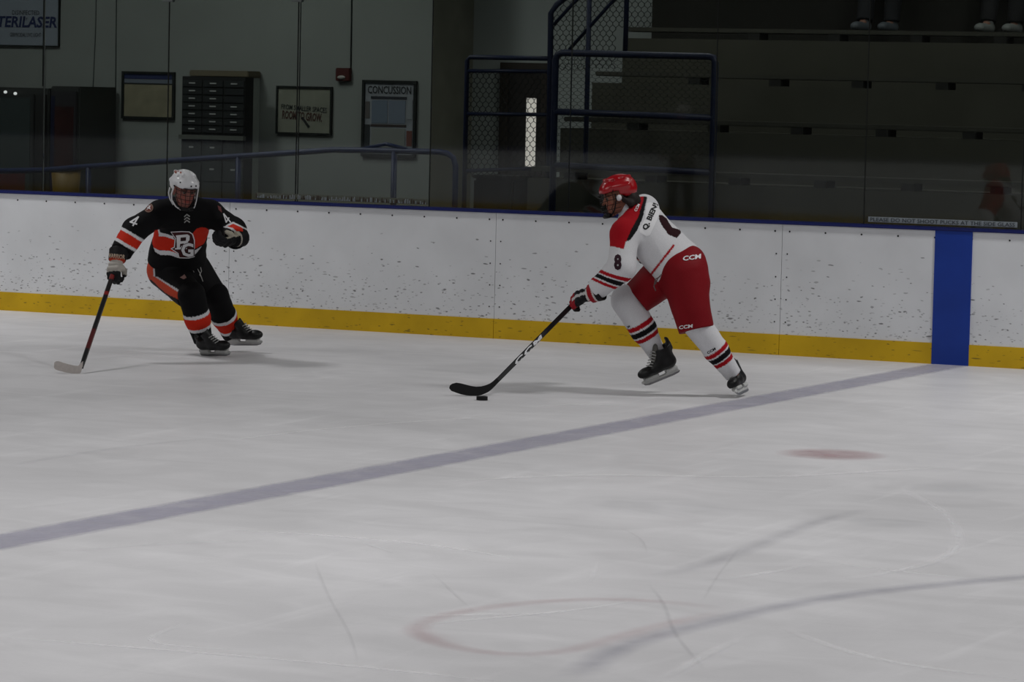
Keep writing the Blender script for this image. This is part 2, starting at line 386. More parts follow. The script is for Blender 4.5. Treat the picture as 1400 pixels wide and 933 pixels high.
# ---- dasher boards
def board_mat(name, col, marks=True, dens=1.):
    m = bpy.data.materials.new(name); m.use_nodes = True; nt = m.node_tree; L = nt.links.new; N = nt.nodes.new
    b = nt.nodes['Principled BSDF']; b.inputs['Roughness'].default_value = .5; b.inputs['Specular IOR Level'].default_value = .25
    g = N('ShaderNodeNewGeometry')
    def layer(sx, sz, thr, zlo, zhi, seed, rotm):
        mp = N('ShaderNodeMapping'); mp.inputs['Scale'].default_value = (sx, 0.01, sz); mp.inputs['Location'].default_value = (seed, 0, seed*.7); mp.inputs['Rotation'].default_value = (0, rotm, 0)
        L(g.outputs['Position'], mp.inputs[0])
        ns = N('ShaderNodeTexNoise'); ns.inputs['Scale'].default_value = .6; ns.inputs['Detail'].default_value = 2; L(mp.outputs[0], ns.inputs['Vector'])
        ad = N('ShaderNodeVectorMath'); ad.operation = 'MULTIPLY_ADD'; L(ns.outputs['Color'], ad.inputs[0]); ad.inputs[1].default_value = (1.2, 0, 1.2); L(mp.outputs[0], ad.inputs[2])
        vo = N('ShaderNodeTexVoronoi'); vo.inputs['Scale'].default_value = 1; L(ad.outputs[0], vo.inputs['Vector'])
        sx_ = N('ShaderNodeSeparateColor'); L(vo.outputs['Color'], sx_.inputs[0])
        sp_ = N('ShaderNodeSeparateXYZ'); L(g.outputs['Position'], sp_.inputs[0])
        mr = N('ShaderNodeMapRange'); mr.inputs[1].default_value = zlo; mr.inputs[2].default_value = zhi; mr.inputs[3].default_value = thr; mr.inputs[4].default_value = 0; L(sp_.outputs['Z'], mr.inputs[0])
        lt = N('ShaderNodeMath'); lt.operation = 'LESS_THAN'; L(sx_.outputs[0], lt.inputs[0]); L(mr.outputs[0], lt.inputs[1])
        rad = N('ShaderNodeMapRange'); rad.inputs[3].default_value = .10; rad.inputs[4].default_value = .34; L(sx_.outputs[1], rad.inputs[0])
        df = N('ShaderNodeMath'); df.operation = 'SUBTRACT'; L(rad.outputs[0], df.inputs[0]); L(vo.outputs['Distance'], df.inputs[1])
        sm = N('ShaderNodeMapRange'); sm.inputs[1].default_value = -.04; sm.inputs[2].default_value = .12; sm.inputs[3].default_value = 0; L(df.outputs[0], sm.inputs[0])
        st = N('ShaderNodeMapRange'); st.inputs[3].default_value = .16; st.inputs[4].default_value = .85; L(sx_.outputs[2], st.inputs[0])
        k = N('ShaderNodeMath'); k.operation = 'MULTIPLY'; L(lt.outputs[0], k.inputs[0]); L(sm.outputs[0], k.inputs[1])
        k2 = N('ShaderNodeMath'); k2.operation = 'MULTIPLY'; L(k.outputs[0], k2.inputs[0]); L(st.outputs[0], k2.inputs[1]); return k2.outputs[0]
    cur = None
    lay = [(19, 52, .46*dens, .15, .92, 3.1, .1), (31, 66, .72*dens, .10, .68, 11.7, -.25), (13, 44, .16*dens, .15, .8, 23.9, .3), (25, 44, .44*dens, .12, .60, 37.3, .6)] if marks else [(22, 70, .9*dens, -.3, .6, 5.5, .0), (9, 60, .5*dens, -.3, .6, 15.5, .1)]
    for a in lay:
        x = layer(*a)
        if cur is None: cur = x
        else:
            k = N('ShaderNodeMath'); k.operation = 'MAXIMUM'; L(cur, k.inputs[0]); L(x, k.inputs[1]); cur = k.outputs[0]
    dn = N('ShaderNodeTexNoise'); dn.inputs['Scale'].default_value = 2.2; dn.inputs['Detail'].default_value = 5; L(g.outputs['Position'], dn.inputs['Vector'])
    dm = N('ShaderNodeMapRange'); dm.inputs[1].default_value = .3; dm.inputs[2].default_value = .7; dm.inputs[3].default_value = .93 if marks else .78; dm.inputs[4].default_value = 1.04; L(dn.outputs['Fac'], dm.inputs[0])
    base = N('ShaderNodeVectorMath'); base.operation = 'SCALE'; base.inputs[0].default_value = srgb(col); L(dm.outputs[0], base.inputs['Scale'])
    mx = N('ShaderNodeMix'); mx.data_type = 'RGBA'; L(cur, mx.inputs['Factor']); L(base.outputs[0], mx.inputs['A']); mx.inputs['B'].default_value = (.07, .07, .075, 1) if marks else (.12, .09, .02, 1)
    L(mx.outputs['Result'], b.inputs['Base Color']); return m
M_white = board_mat('white dasher plastic', '#dddfe2'); M_kick = board_mat('yellow kick plate', '#d4ac1c', False, .7)
M_blue = mat('blue plastic', '#1a3a92', .4, var=.12, scale=3); M_cap = mat('blue cap rail', '#151f5e', .5, var=.1)
M_screw = mat('screw head', '#2a2a2c', .5, .6); M_seam = mat('dark gasket', '#101312', .8)
wx = lambda u, v, y=0.: on_y(u, v, y)[0]
seams = [wx(314, 300), wx(678, 320), wx(1068, 380)]; w = (seams[2]-seams[0])/2
xs = [seams[0]-w*2, seams[0]-w]+seams+[seams[2]+w, seams[2]+2*w]
BOARD_LABELS = ['white dasher board panel out at the far left beyond the frame', 'white dasher board panel at the left end, beside the player in black',
                'white dasher board panel between the player in black and the long black stick',
                'white dasher board panel directly behind the bent player in white and red',
                'white dasher board panel carrying the wide blue vertical stripe', 'white dasher board panel right of the blue stripe at the frame edge']
ZC = 1.045
for i in range(len(xs)-1):
    a, b = xs[i]+.002, xs[i+1]-.002
    t = thing('dasher_board', ((a+b)/2, 0, 0), BOARD_LABELS[i], 'dasher board', None)
    MB().box((a, 0, .165), (b, .05, ZC)).obj('board_face', M_white, t)
    MB().box((a, -.008, 0), (b, .05, .165)).obj('kick_plate', M_kick, t)
    MB().box((a, .05, 0), (b, .14, ZC-.02)).obj('steel_frame', mat('board frame', '#3a3a3c', .6), t)
    sx = [a+.06+(b-a-.12)*k/8 for k in range(9)]
    for x in sx+[]:
        MB().tube([(x, .001, ZC-.055), (x, -.003, ZC-.055)], .0075, 8).obj('screw', M_screw, t)
    for z in (ZC-.235, ZC-.42, ZC-.60, ZC-.78):
        for x in (a+.045, b-.045): MB().tube([(x, .001, z), (x, -.003, z)], .006, 8).obj('screw', M_screw, t)
    if a < BLX < b:
        MB().box((BLX-.152, -.011, 0.0), (BLX+.152, .0, ZC)).obj('blue_stripe', M_blue, t)
capr = MB().box((xs[0], -.022, ZC), (xs[-1], .15, ZC+.027), .006).obj('cap_rail', M_cap); tag(capr, 'long dark blue cap rail along the top of the white boards', 'rail')
for k_, (a, b) in enumerate(((-60, xs[0]-.002), (xs[-1]+.002, 28))):   # the boards run on past the frame
    ST(MB().box((a, 0, .165), (b, .14, ZC)).obj('wall_boards', M_white)); ST(MB().box((a, -.008, 0), (b, .14, .165)).obj('baseboard_far', M_kick))
    ST(MB().box((a, -.022, ZC), (b, .15, ZC+.027)).obj('trim_%d' % (3+k_), M_cap))
# ---- glass
def glass_mat():
    m = bpy.data.materials.new('scuffed hazed plexiglass'); m.use_nodes = True; nt = m.node_tree; L = nt.links.new; N = nt.nodes.new
    nt.nodes.remove(nt.nodes['Principled BSDF']); out = nt.nodes['Material Output']
    tr = N('ShaderNodeBsdfTransparent'); tr.inputs[0].default_value = (.83, .86, .85, 1)
    gl = N('ShaderNodeBsdfGlossy'); gl.inputs['Roughness'].default_value = .03; gl.inputs['Color'].default_value = (.9, .9, .9, 1)
    df = N('ShaderNodeBsdfDiffuse'); df.inputs[0].default_value = (.6, .62, .6, 1)
    n = N('ShaderNodeTexNoise'); n.inputs['Scale'].default_value = 1.5; n.inputs['Detail'].default_value = 6; tc = N('ShaderNodeTexCoord'); L(tc.outputs['Object'], n.inputs['Vector'])
    mr = N('ShaderNodeMapRange'); mr.inputs[1].default_value = .35; mr.inputs[2].default_value = .75; mr.inputs[3].default_value = .001; mr.inputs[4].default_value = .006; L(n.outputs['Fac'], mr.inputs[0])
    m1 = N('ShaderNodeMixShader'); L(mr.outputs[0], m1.inputs[0]); L(tr.outputs[0], m1.inputs[1]); L(df.outputs[0], m1.inputs[2])  # thin diffuse haze mixed into the scuffed pane to raise the blacks behind it
    fr = N('ShaderNodeFresnel'); fr.inputs['IOR'].default_value = 1.43
    m2 = N('ShaderNodeMixShader'); L(fr.outputs[0], m2.inputs[0]); L(m1.outputs[0], m2.inputs[1]); L(gl.outputs[0], m2.inputs[2]); L(m2.outputs[0], out.inputs['Surface'])
    return m
M_glass = glass_mat(); YG = .06; GZ0, GZ1 = ZC+.027, 3.05
gs = [wx(230, 130, YG), wx(406.5, 130, YG)]; gw = (wx(1183, 240, YG)-gs[0])/5.0
gx = [gs[0]-gw*2, gs[0]-gw, gs[0], gs[1]]+[gs[1]+(wx(1183, 240, YG)-gs[1])*k/4 for k in range(1, 5)]+[wx(1183, 240, YG)+gw, wx(1183, 240, YG)+2*gw]
for i in range(len(gx)-1):
    ST(MB().box((gx[i]+.004, YG-.004, GZ0), (gx[i+1]-.004, YG+.004, GZ1)).obj('window_%d' % (i+1), M_glass))
for k_, (a, b) in enumerate(((-60, gx[0]-.004), (gx[-1]+.004, 28))):
    n_ = int((b-a)/1.9)
    for j in range(n_): ST(MB().box((a+(b-a)*j/n_+.004, YG-.004, GZ0), (a+(b-a)*(j+1)/n_-.004, YG+.004, GZ1)).obj('window_%d' % (20+k_*30+j), M_glass))
for i, x in enumerate(gx[1:-1]):
    g_ = tag(MB().box((x-.004, YG-.006, GZ0), (x+.002, YG+.006, GZ1)).obj('glass_gasket', M_seam),
        ['thin dark gasket at the far left glass joint', 'thin dark gasket in the glass joint above the white helmeted player', 'double dark gasket line in front of the framed sign with slogan',
         'thin dark gasket by the corner of the pale wall', 'thin dark gasket behind the mesh guard panel near the red helmet', 'thin dark gasket at the right side of the mesh guard panel',
         'thin dark gasket left of the sticker strip on the right', 'thin dark gasket at the far right glass joint'][i], 'gasket')
    if i == 2: MB().box((x+.018, YG-.006, GZ0), (x+.021, YG+.006, GZ1)).obj('second_line', M_seam, g_)
M_clip = mat('grey clip', '#5b6060', .5, .4)
for u, lab in ((231, 'small grey glass clip at the top of the joint left of the lockers'), (407, 'small grey glass clip at the top of the joint right of the lockers')):
    p = on_y(u, 2, YG); tag(MB().box((p[0]-.06, YG-.02, p[2]-.004), (p[0]+.05, YG+.02, p[2]+.05), .004).obj('glass_clip', M_clip), lab, 'clip')
# sticker strips along the foot of the glass
def strip_sticker(u0_, v0_, u1_, v1_, h, label, m, parts):
    p, q = on_y(u0_, v0_, YG-.006), on_y(u1_, v1_, YG-.006); z = GZ0+.018
    t = thing('glass_sticker', ((p[0]+q[0])/2, YG-.006, z), label, 'sticker')
    MB().box((p[0], YG-.0065, z), (q[0], YG-.0045, z+h)).obj('backing', m, t); parts(t, p[0], q[0], z, h); return t
M_st = mat('faded sticker', '#8d959a', .7); M_std = mat('sticker lettering', '#3c4246', .7); M_clr = mat('sticker film', '#55584f', .7); M_brn = mat('sticker brown print', '#38221c', .7)
strip_sticker(1187, 300, 1391, 304, .042, 'pale lettered safety sticker strip low on the glass at the right', M_st,
    lambda t, a, b, z, h: wall_text('lettering', 'PLEASE DO NOT SHOOT PUCKS AT THE SIDE GLASS', ((a+b)/2, YG-.0065, z+h/2), h*.72, M_std, t, w=(b-a)*.97, bold=.012))
def ticks(t, a, b, z, h):
    x = a; mb = MB(); mr = MB()
    while x < b-.01:
        hh = h*random.choice((.35, .6, .9, .75)); (mb if random.random() < .62 else mr).box((x, YG-.009, z+.002), (x+.006, YG-.0066, z+hh)); x += random.choice((.012, .016, .02))
    mb.obj('print', M_st, t)['kind'] = 'stuff'; mr.obj('dark_print', M_brn, t)['kind'] = 'stuff'
strip_sticker(350, 270, 585, 281, .045, 'worn speckled sticker strip low on the glass behind the blue handrail', M_clr, ticks)
# ---- hall behind the glass
YW, YR = 3.9, 4.75
M_wall = mat('painted block wall', '#707571', .8, var=.07, scale=1.2, bump=.1); M_ret = mat('dim concrete', '#6e6e62', .9, var=.12, scale=3)
M_hall = mat('hall floor', '#3a3a36', .8, var=.1, scale=2)
xc = wx(590, 150, YW)
ST(MB().box((-60, .15, -.3), (30, 14, 0)).obj('floor', M_hall))
wb = ST(MB().box((-60, YW, 0), (xc, YW+.7, 8)).obj('wall_left', M_wall))
ST(MB().box((xc-.01, YW+.002, 0), (xc+.004, YR, 8)).obj('trim_1', M_ret))
ST(MB().box((-60, YR, 0), (wx(905, 20, YR), YR+.25, 8)).obj('wall_recess', mat('recess wall paint', '#8e9491', .85, var=.07, scale=1.2)))
P_ = lambda u, v, y=YW: on_y(u, v, y)
def rect(u0_, v0_, u1_, v1_, y):
    um, vm = (u0_+u1_)/2, (v0_+v1_)/2
    return P_(u0_, vm, y)[0], P_(u1_, vm, y)[0], P_(um, v1_, y)[2], P_(um, v0_, y)[2]
# wall conduits and cable
M_cond = mat('dark conduit', '#3a403e', .6)
def wall_line(name, pts, r, label, cat, m=M_cond, y=YW):
    return tag(MB().tube([np.array(P_(u, v, y))-np.array([0, r*.8, 0]) for u, v in pts], r, 6).obj(name, m, None, True), label, cat)
wall_line('conduit', [(65, -400), (59, 118)], .007, 'thin dark conduit running down across the sign to the vending machine', 'conduit', y=YW-.033)
wall_line('conduit', [(163, -400), (157, 275)], .005, 'thin straight conduit left of the notice board', 'conduit')
wall_line('cable', [(140, -400), (131, 40), (128, 110), (124, 190), (123, 230)], .005, 'thin loose cable hanging between the vending machine and notice board', 'cable')
wall_line('conduit', [(486, -400), (480, 94)], .007, 'thin conduit running up from the red fire alarm', 'conduit')
M_frm = mat('black frame', '#0e1412', .5)
def framed(name, u0_, v0_, u1_, v1_, label, cat, mbg, fw_=.022, y=YW, fm=None):
    a, b, z0, z1 = rect(u0_, v0_, u1_, v1_, y); t = thing(name, ((a+b)/2, y-.03, z0), label, cat)
    MB().box((a, y-.015, z0), (b, y-.001, z1)).obj('panel', mbg, t)
    mb = MB(); mb.box((a, y-.03, z0), (b, y-.002, z0+fw_)).box((a, y-.03, z1-fw_), (b, y-.002, z1)).box((a, y-.03, z0+fw_), (a+fw_, y-.002, z1-fw_)).box((b-fw_, y-.03, z0+fw_), (b, y-.002, z1-fw_))
    mb.obj('frame', fm or M_frm, t)
    return t, a, b, z0, z1
def in_rect(R, fx, fz): return (R[1]+(R[2]-R[1])*fx, YW-.016, R[3]+(R[4]-R[3])*fz)
M_ink = mat('dark ink', '#1b1f1f', .8); M_navy = mat('navy print', '#1c2547', .7); M_tan = mat('faded paper', '#6f6c58', .8, var=.15, scale=8)
R = framed('banner_sign', -70, -30, 83, 63, 'large white sign with blue lettering above the vending machines', 'sign', mat('sign white', '#747c84', .7), .012)
wall_text('lettering', 'DISINFECTED', in_rect(R, .70, .495), .045, M_ink, R[0], w=.33)
wall_text('lettering', 'BY', in_rect(R, .70, .40), .03, M_ink, R[0])
wall_text('lettering', 'STERILASER', in_rect(R, .69, .36) , .115, M_navy, R[0], w=.81, bold=.03, shear=.15)
wall_text('lettering', 'GERMICIDAL UVC LIGHT', in_rect(R, .70, .11)[:1]+(YW-.016, in_rect(R, .7, .17)[2]), .04, M_ink, R[0], w=.38)
R = framed('notice_board', 168, 98, 240, 163, 'dark framed notice board with blue header strip and tan paper', 'notice board', M_tan, .025)
MB().box((R[1]+.025, YW-.018, R[4]-.075), (R[2]-.025, YW-.0155, R[4]-.025)).obj('header', M_navy, R[0])
MB().box((R[1]+.025, YW-.018, R[4]-.115), (R[2]-.025, YW-.0155, R[4]-.078)).obj('sheet', mat('blue grey paper', '#59616a', .8), R[0])
MB().box((R[1]+.025, YW-.018, R[4]-.128), (R[2]-.025, YW-.0155, R[4]-.116)).obj('rule', M_ink, R[0])
R = framed('framed_poster', 379, 118, 455, 184, 'framed landscape poster with a slogan about room to grow', 'poster', mat('poster olive', '#6b6e62', .8, var=.12, scale=6), .018)
wall_text('lettering', 'FROM SMALLER SPACES', in_rect(R, .50, .54), .05, M_ink, R[0], w=(R[2]-R[1])*.82, bold=.01, ang=-3)
wall_text('lettering', 'ROOM TO GROW.', in_rect(R, .47, .38), .085, mat('brown print', '#3a2620', .8), R[0], w=(R[2]-R[1])*.72, bold=.03, ang=-3)
cx_ = in_rect(R, .53, .24); MB().prism([np.array(cx_)+np.array(d) for d in ((-.05, -.002, .05), (-.03, -.002, .06), (.05, -.002, -.03), (.03, -.002, -.05))], (0, -.002, 0)).obj('arrow_mark', M_ink, R[0])
R = framed('framed_poster', 496, 110, 570, 215, 'tall framed concussion awareness poster right of the fire alarm', 'poster', mat('poster grey', '#71767a', .8, var=.25, scale=9), .028)
wall_text('lettering', 'CONCUSSION', in_rect(R, .5, .875), .075, M_ink, R[0], w=(R[2]-R[1])*.80, bold=.012)
for fx0, fx1, fz0, fz1, c in ((.18, .47, .44, .74, '#56626e'), (.49, .80, .44, .74, '#5c6672'), (.16, .82, .755, .79, '#22262c'), (.16, .82, .395, .425, '#2f2826'), (.18, .80, .10, .38, '#6c706c'), (.83, .93, .15, .35, '#5c3b34'), (.84, .93, .5, .75, '#757b7e'), (.05, .15, .12, .42, '#23282a'), (.06, .14, .5, .72, '#4c4a48')):
    a = in_rect(R, fx0, fz0); b = in_rect(R, fx1, fz1); MB().box((a[0], YW-.019, a[2]), (b[0], YW-.0155, b[2])).obj('printed_block', mat('print block', c, .8), R[0])
# fire alarm
a, b, z0, z1 = rect(462, 93, 481, 111, YW); t = thing('fire_alarm', ((a+b)/2, YW-.05, z0), 'small dark red fire alarm strobe at the foot of the conduit', 'fire alarm')
MB().box((a, YW-.05, z0), (b, YW, z1), .006).obj('housing', mat('alarm red', '#3c1512', .5), t)
MB().sphere(((a+b)/2-.01, YW-.052, z0+.035), (.045, .02, .02)).obj('strobe_lens', mat('strobe', '#8a8a84', .2, emit=.0), t, True)
# lockers
M_lock = mat('dark locker steel', '#191d1d', .5, var=.1); M_lock2 = mat('lower locker steel', '#2c3131', .55, var=.1); M_lab = mat('label card', '#8b8f8c', .6); M_shelf = mat('grey shelf edge', '#4d514b', .6)
a, b, z0, z1 = rect(278, 97, 358, 106, YW); a2, b2, _, zt = rect(248, 105, 334, 186, YW-.45)
t = thing('storage_cabinet', ((a+b)/2, YW-.2, 0), 'pale tall cabinet with brown top standing behind the dark lockers', 'cabinet')
MB().box((a+.01, YW-.25, 0), (b-.015, YW-.01, z0)).obj('cabinet_body', mat('pale cabinet', '#858c86', .7, var=.06), t)
MB().box((a, YW-.27, z0), (b, YW-.01, z1), .01).obj('cabinet_top', mat('brown top', '#55503f', .7), t)
yl = YW-.45; t = thing('locker_cabinet', ((a2+b2)/2, yl, 0), 'dark locker bank of three columns with small labelled doors', 'lockers')
zs = P_(291, 187, yl)[2]
MB().box((a2, yl+.012, 0), (b2, YW-.28, zt)).obj('locker_body', M_seam, t)
cw = (b2-a2)/3
for c in range(3):
    for r in range(7):
        h = (zt-zs-.04)/7.3; zz = zt-.03-(r+1)*h; x0, x1 = a2+c*cw+.008, a2+(c+1)*cw-.008
        d = MB().box((x0, yl, zz+.006), (x1, yl+.014, zz+h-.006)).obj('locker_door', M_lock, t)
        if not (c == 2 and r in (1, 2)): MB().box(((x0+x1)/2-.035, yl-.004, zz+h*.45), ((x0+x1)/2+.035, yl, zz+h*.62)).obj('label_card', M_lab, d)
    for r in range(7):
        h = (zs-.06)/7; zz = .04+r*h; x0, x1 = a2+c*cw+.008, a2+(c+1)*cw-.008
        d = MB().box((x0, yl, zz+.006), (x1, yl+.014, zz+h-.006)).obj('locker_door', M_lock2, t)
        if (c, r) in ((1, 6), (1, 5), (2, 5), (2, 3), (0, 6), (1, 3)): MB().box(((x0+x1)/2-.025, yl-.004, zz+h*.55), ((x0+x1)/2+.025, yl, zz+h*.63)).obj('label_card', M_lab, d)
MB().box((a2-.01, yl-.03, zs-.03), (b2+.01, yl+.02, zs+.012)).obj('middle_shelf', M_shelf, t)
# vending machines
def vend(u0_, u1_, vtop, label, style):
    yv = YW-.75; a = P_(u0_, 180, yv)[0]; b = P_(u1_, 180, yv)[0]; zt = P_((u0_+u1_)/2, vtop, yv)[2]
    t = thing('vending_machine', ((a+b)/2, yv, 0), label, 'vending machine'); mbk = mat('machine shell', '#282b29', .45, var=.1)
    MB().box((a, yv+.03, 0), (b, YW-.05, zt), .012).obj('machine_body', mbk, t)
    if style == 0:
        MB().box((a+.02, yv, .2), (b-.16, yv+.03, zt-.06), .006).obj('door_frame', mat('machine door', '#252827', .35), t)
        w_ = MB().box((a+.05, yv-.004, .85), (b-.20, yv+.002, zt-.1)).obj('display_window', mat('display glass', '#2e3635', .15, spec=.5), t)
        MB().box((b-.14, yv, .3), (b-.02, yv+.03, zt-.06), .004).obj('coin_panel', mat('coin panel', '#1d1e1d', .4), t)
        MB().box((a+.05, yv-.008, .95), (b-.25, yv-.004, 1.16)).obj('red_banner', mat('banner red', '#3a1515', .5), t)
        wall_text('lettering', 'Bull', (b-.47, yv-.009, 1.06), .12, mat('banner lettering', '#4c1c1a', .5), t, nrm_=(0, -1, 0))
        MB().box((b-.36, yv-.01, .72), (b-.2, yv, .92)).obj('bill_slot', M_seam, t)
        for px, pz in ((P_(8, 127, yv)[0], P_(8, 126, yv)[2]), (P_(21.5, 128, yv)[0], P_(21.5, 128, yv)[2])):
            MB().sphere((px, yv-.008, pz), (.022, .008, .016)).obj('display_lamp', mat('small lamp', (1, 1, 1), .3, emit=.5), t)
    else:
        MB().box((a+.02, yv, .1), (b-.02, yv+.03, zt-.05), .006).obj('door_frame', mat('machine front', '#232325', .35), t)
        d = MB().box((a+.05, yv-.004, .5), (b-.05, yv+.002, zt-.2)).obj('front_print', mat('dark red print', '#2a1514', .3, var=.5, scale=5), t)
        MB().box((a+.03, yv-.006, .3), (a+.075, yv+.002, zt-.1)).obj('blue_edge', mat('deep blue edge', '#0e1328', .4), t)
    return t
vend(-100, 64, 119, 'dark vending machine with a glass display window at the left edge', 0)
vend(66, 106, 118, 'narrow dark vending machine with reddish front, right of the other', 1)
ybk = 1.6
p = P_(90, 262, ybk); t = thing('bucket', (p[0], ybk, 0), 'dull yellow bucket on a stand behind the boards, below the vending machines', 'bucket')
MB().tube([(p[0], ybk, .80), (p[0], ybk, 1.22)], [.105, .14], 20).obj('bucket_body', mat('dull yellow plastic', '#5a4612', .6), t, True)
MB().tube([(p[0], ybk, 1.215), (p[0], ybk, 1.235)], [.148, .148], 20).obj('rim', mat('dull yellow rim', '#4a3a12', .6), t, True)
MB().box((p[0]-.2, ybk-.18, .74), (p[0]+.2, ybk+.18, .80), .005).box((p[0]-.18, ybk-.16, 0), (p[0]-.14, ybk-.12, .74)).box((p[0]+.14, ybk-.16, 0), (p[0]+.18, ybk-.12, .74)).box((p[0]-.18, ybk+.12, 0), (p[0]-.14, ybk+.16, .74)).box((p[0]+.14, ybk+.12, 0), (p[0]+.18, ybk+.16, .74)).obj('stand', M_ret, t)
# ---- blue railings
M_rail = mat('blue painted steel', '#0a1c42', .45, var=.1); M_rail2 = mat('dark blue painted steel', '#081430', .5, var=.1); M_mesh = mat('dark mesh wire', '#101514', .6)
YA = 1.1
t = thing('handrail', (P_(450, 205, YA)[0], YA, 0), 'long blue ramp handrail sloping up behind the glass and curving down at its right end', 'handrail')
pts = [P_(-40, 236, YA), P_(0, 234, YA), P_(60, 233, YA), P_(120, 228, YA), P_(250, 219, YA), P_(400, 209, YA), P_(455, 205, YA), P_(520, 206, YA), P_(600, 208, YA), P_(612, 210, YA), P_(620, 216, YA), P_(623, 228, YA)]
e = pts[-1]; pts += [np.array([e[0], YA, e[2]-.2]), np.array([e[0], YA, .0])]
MB().tube(pts, .026, 10).obj('rail_tube', M_rail, t, True)
for u, v in ((121, 229), (326, 214), (539, 207)):
    q = P_(u, v, YA); MB().tube([(q[0], YA, 0), (q[0], YA, q[2])], .026, 10).obj('post', M_rail, t, True)
a = P_(496, 204, YA); b = P_(556, 204, YA); MB().tube([a+np.array([0, 0, -.0]), (a+b)/2+np.array([0, .02, .045]), b+np.array([0, 0, .0])], .018, 8).obj('bent_bracket', M_rail, t, True)
def mesh_fill(mb, x0, x1, z0, z1, y, cw=.030, ch=.085, r=.0035, clip=None):
    n = int((x1-x0)/cw); step = ch/4
    for i in range(n+1):
        xc_ = x0+i*cw; s = 1 if i % 2 else -1; z = z0; k = 0; pts = []
        while z < z1:
            dx = (0.5*cw)*(s if (k//2) % 2 == 0 else -s)*.92
            p = np.array([xc_+dx, y, z])
            if clip is None or clip(p[0], z): pts.append(p)
            else:
                if len(pts) > 1: mb.tube(pts, r, 3, False)
                pts = []
            z += step if k % 2 == 0 else step; k += 1
        if len(pts) > 1: mb.tube(pts, r, 3, False)
# gate with mesh (left of stairs)
YM = 2.0
t = thing('mesh_gate', (P_(690, 230, YM)[0], YM, 0), 'dark blue framed gate with diamond mesh in front of the lit doorway', 'gate')
g0 = P_(637, 160, YM)[0]; g1 = P_(748, 160, YM)[0]; zt_ = P_(690, 79, YM)[2]; z2 = P_(690, 98, YM)[2]; zm = P_(690, 157, YM)[2]; zb = P_(690, 231, YM)[2]
MB().tube([(g0, YM, .0), (g0, YM, zt_-.03), (g0+.03, YM, zt_), (g1, YM, zt_)], .022, 10).obj('frame_tube', M_rail2, t, True)
for z in (z2, zm, zb): MB().tube([(g0, YM, z-(.03 if z == zb else 0)), (g1, YM, z+(.02 if z == zb else 0.01))], .018, 8).obj('cross_bar', M_rail2, t, True)
mb = MB(); mesh_fill(mb, g0+.03, g1-.02, zb-.08, z2, YM); mb.obj('mesh_infill', M_mesh, t)
# stair rail
t = thing('stair_railing', (P_(805, 100, YM)[0], YM, 0), 'dark blue stair railing with mesh climbing right towards the stands', 'railing')
p0 = P_(753, 230, YM); s1 = P_(753, 18, YM); s2 = P_(772, -2, YM); s3 = P_(850, -80, YM)
MB().tube([(p0[0], YM, 0), s1, (s1+s2)/2+np.array([-.01, 0, .01]), s2, s3], .026, 10).obj('top_tube', M_rail2, t, True)
for u in (804, 855):
    q = P_(u, 70, YM); q2 = P_(u, -90, YM); MB().tube([(q[0], YM, .9 if u == 804 else P_(u, 72, YM)[2]), (q[0], YM, q2[2])], .022, 8).obj('post', M_rail2, t, True)
MB().tube([P_(778, 68, YM), P_(842, -3, YM), P_(900, -66, YM)], .016, 8).obj('mid_rail', M_rail2, t, True)
MB().tube([P_(757, 34, YM), P_(786, 2, YM), P_(830, -45, YM)], .016, 8).obj('mid_rail', M_rail2, t, True)
ax_, bx_ = P_(755, 50, YM)[0], P_(892, 30, YM)[0]; mb = MB(); zlo = P_(800, 100, YM)[2]; zhi = P_(800, -60, YM)[2]
def clip_(x, z):
    uu, vv = pix(np.array([[x, YM, z]])); return vv[0] < 98-(uu[0]-755)*.02 and uu[0]+vv[0]*1.0 > 752+18-vv[0]*.0 and not (uu[0] > 842 and vv[0] > 40+0*uu[0])
mesh_fill(mb, ax_, bx_, zlo, zhi, YM, clip=clip_); mb.obj('mesh_infill', M_mesh, t)
# guard panel in front of the stands
YP = 1.5
t = thing('guard_panel', (P_(865, 230, YP)[0], YP, 0), 'wide blue tubular guard panel with fine mesh in front of the stands', 'guard rail')
a = P_(758, 150, YP)[0]; b = P_(976, 150, YP)[0]; zt_ = P_(865, 74, YP)[2]; zm = P_(865, 157, YP)[2]; zb = P_(865, 231, YP)[2]; c = .06
M_gp = mat('guard panel paint', '#0a1530', .5, var=.1)
MB().tube([(a, YP, 0), (a, YP, zt_-c), (a+c*.3, YP, zt_-c*.3), (a+c, YP, zt_), (b-c, YP, zt_-.01), (b-c*.3, YP, zt_-c*.3), (b, YP, zt_-c), (b, YP, 0)], .03, 10).obj('frame_tube', M_gp, t, True)
for z in (zm, zb): MB().tube([(a, YP, z+.01), (b, YP, z-.01)], .028, 10).obj('cross_bar', M_gp, t, True)
mb = MB(); mesh_fill(mb, a+.03, b-.03, zb, zt_-.02, YP, .034, .06, .002); mb.obj('mesh_infill', mat('panel mesh wire', '#0b0f10', .7), t)
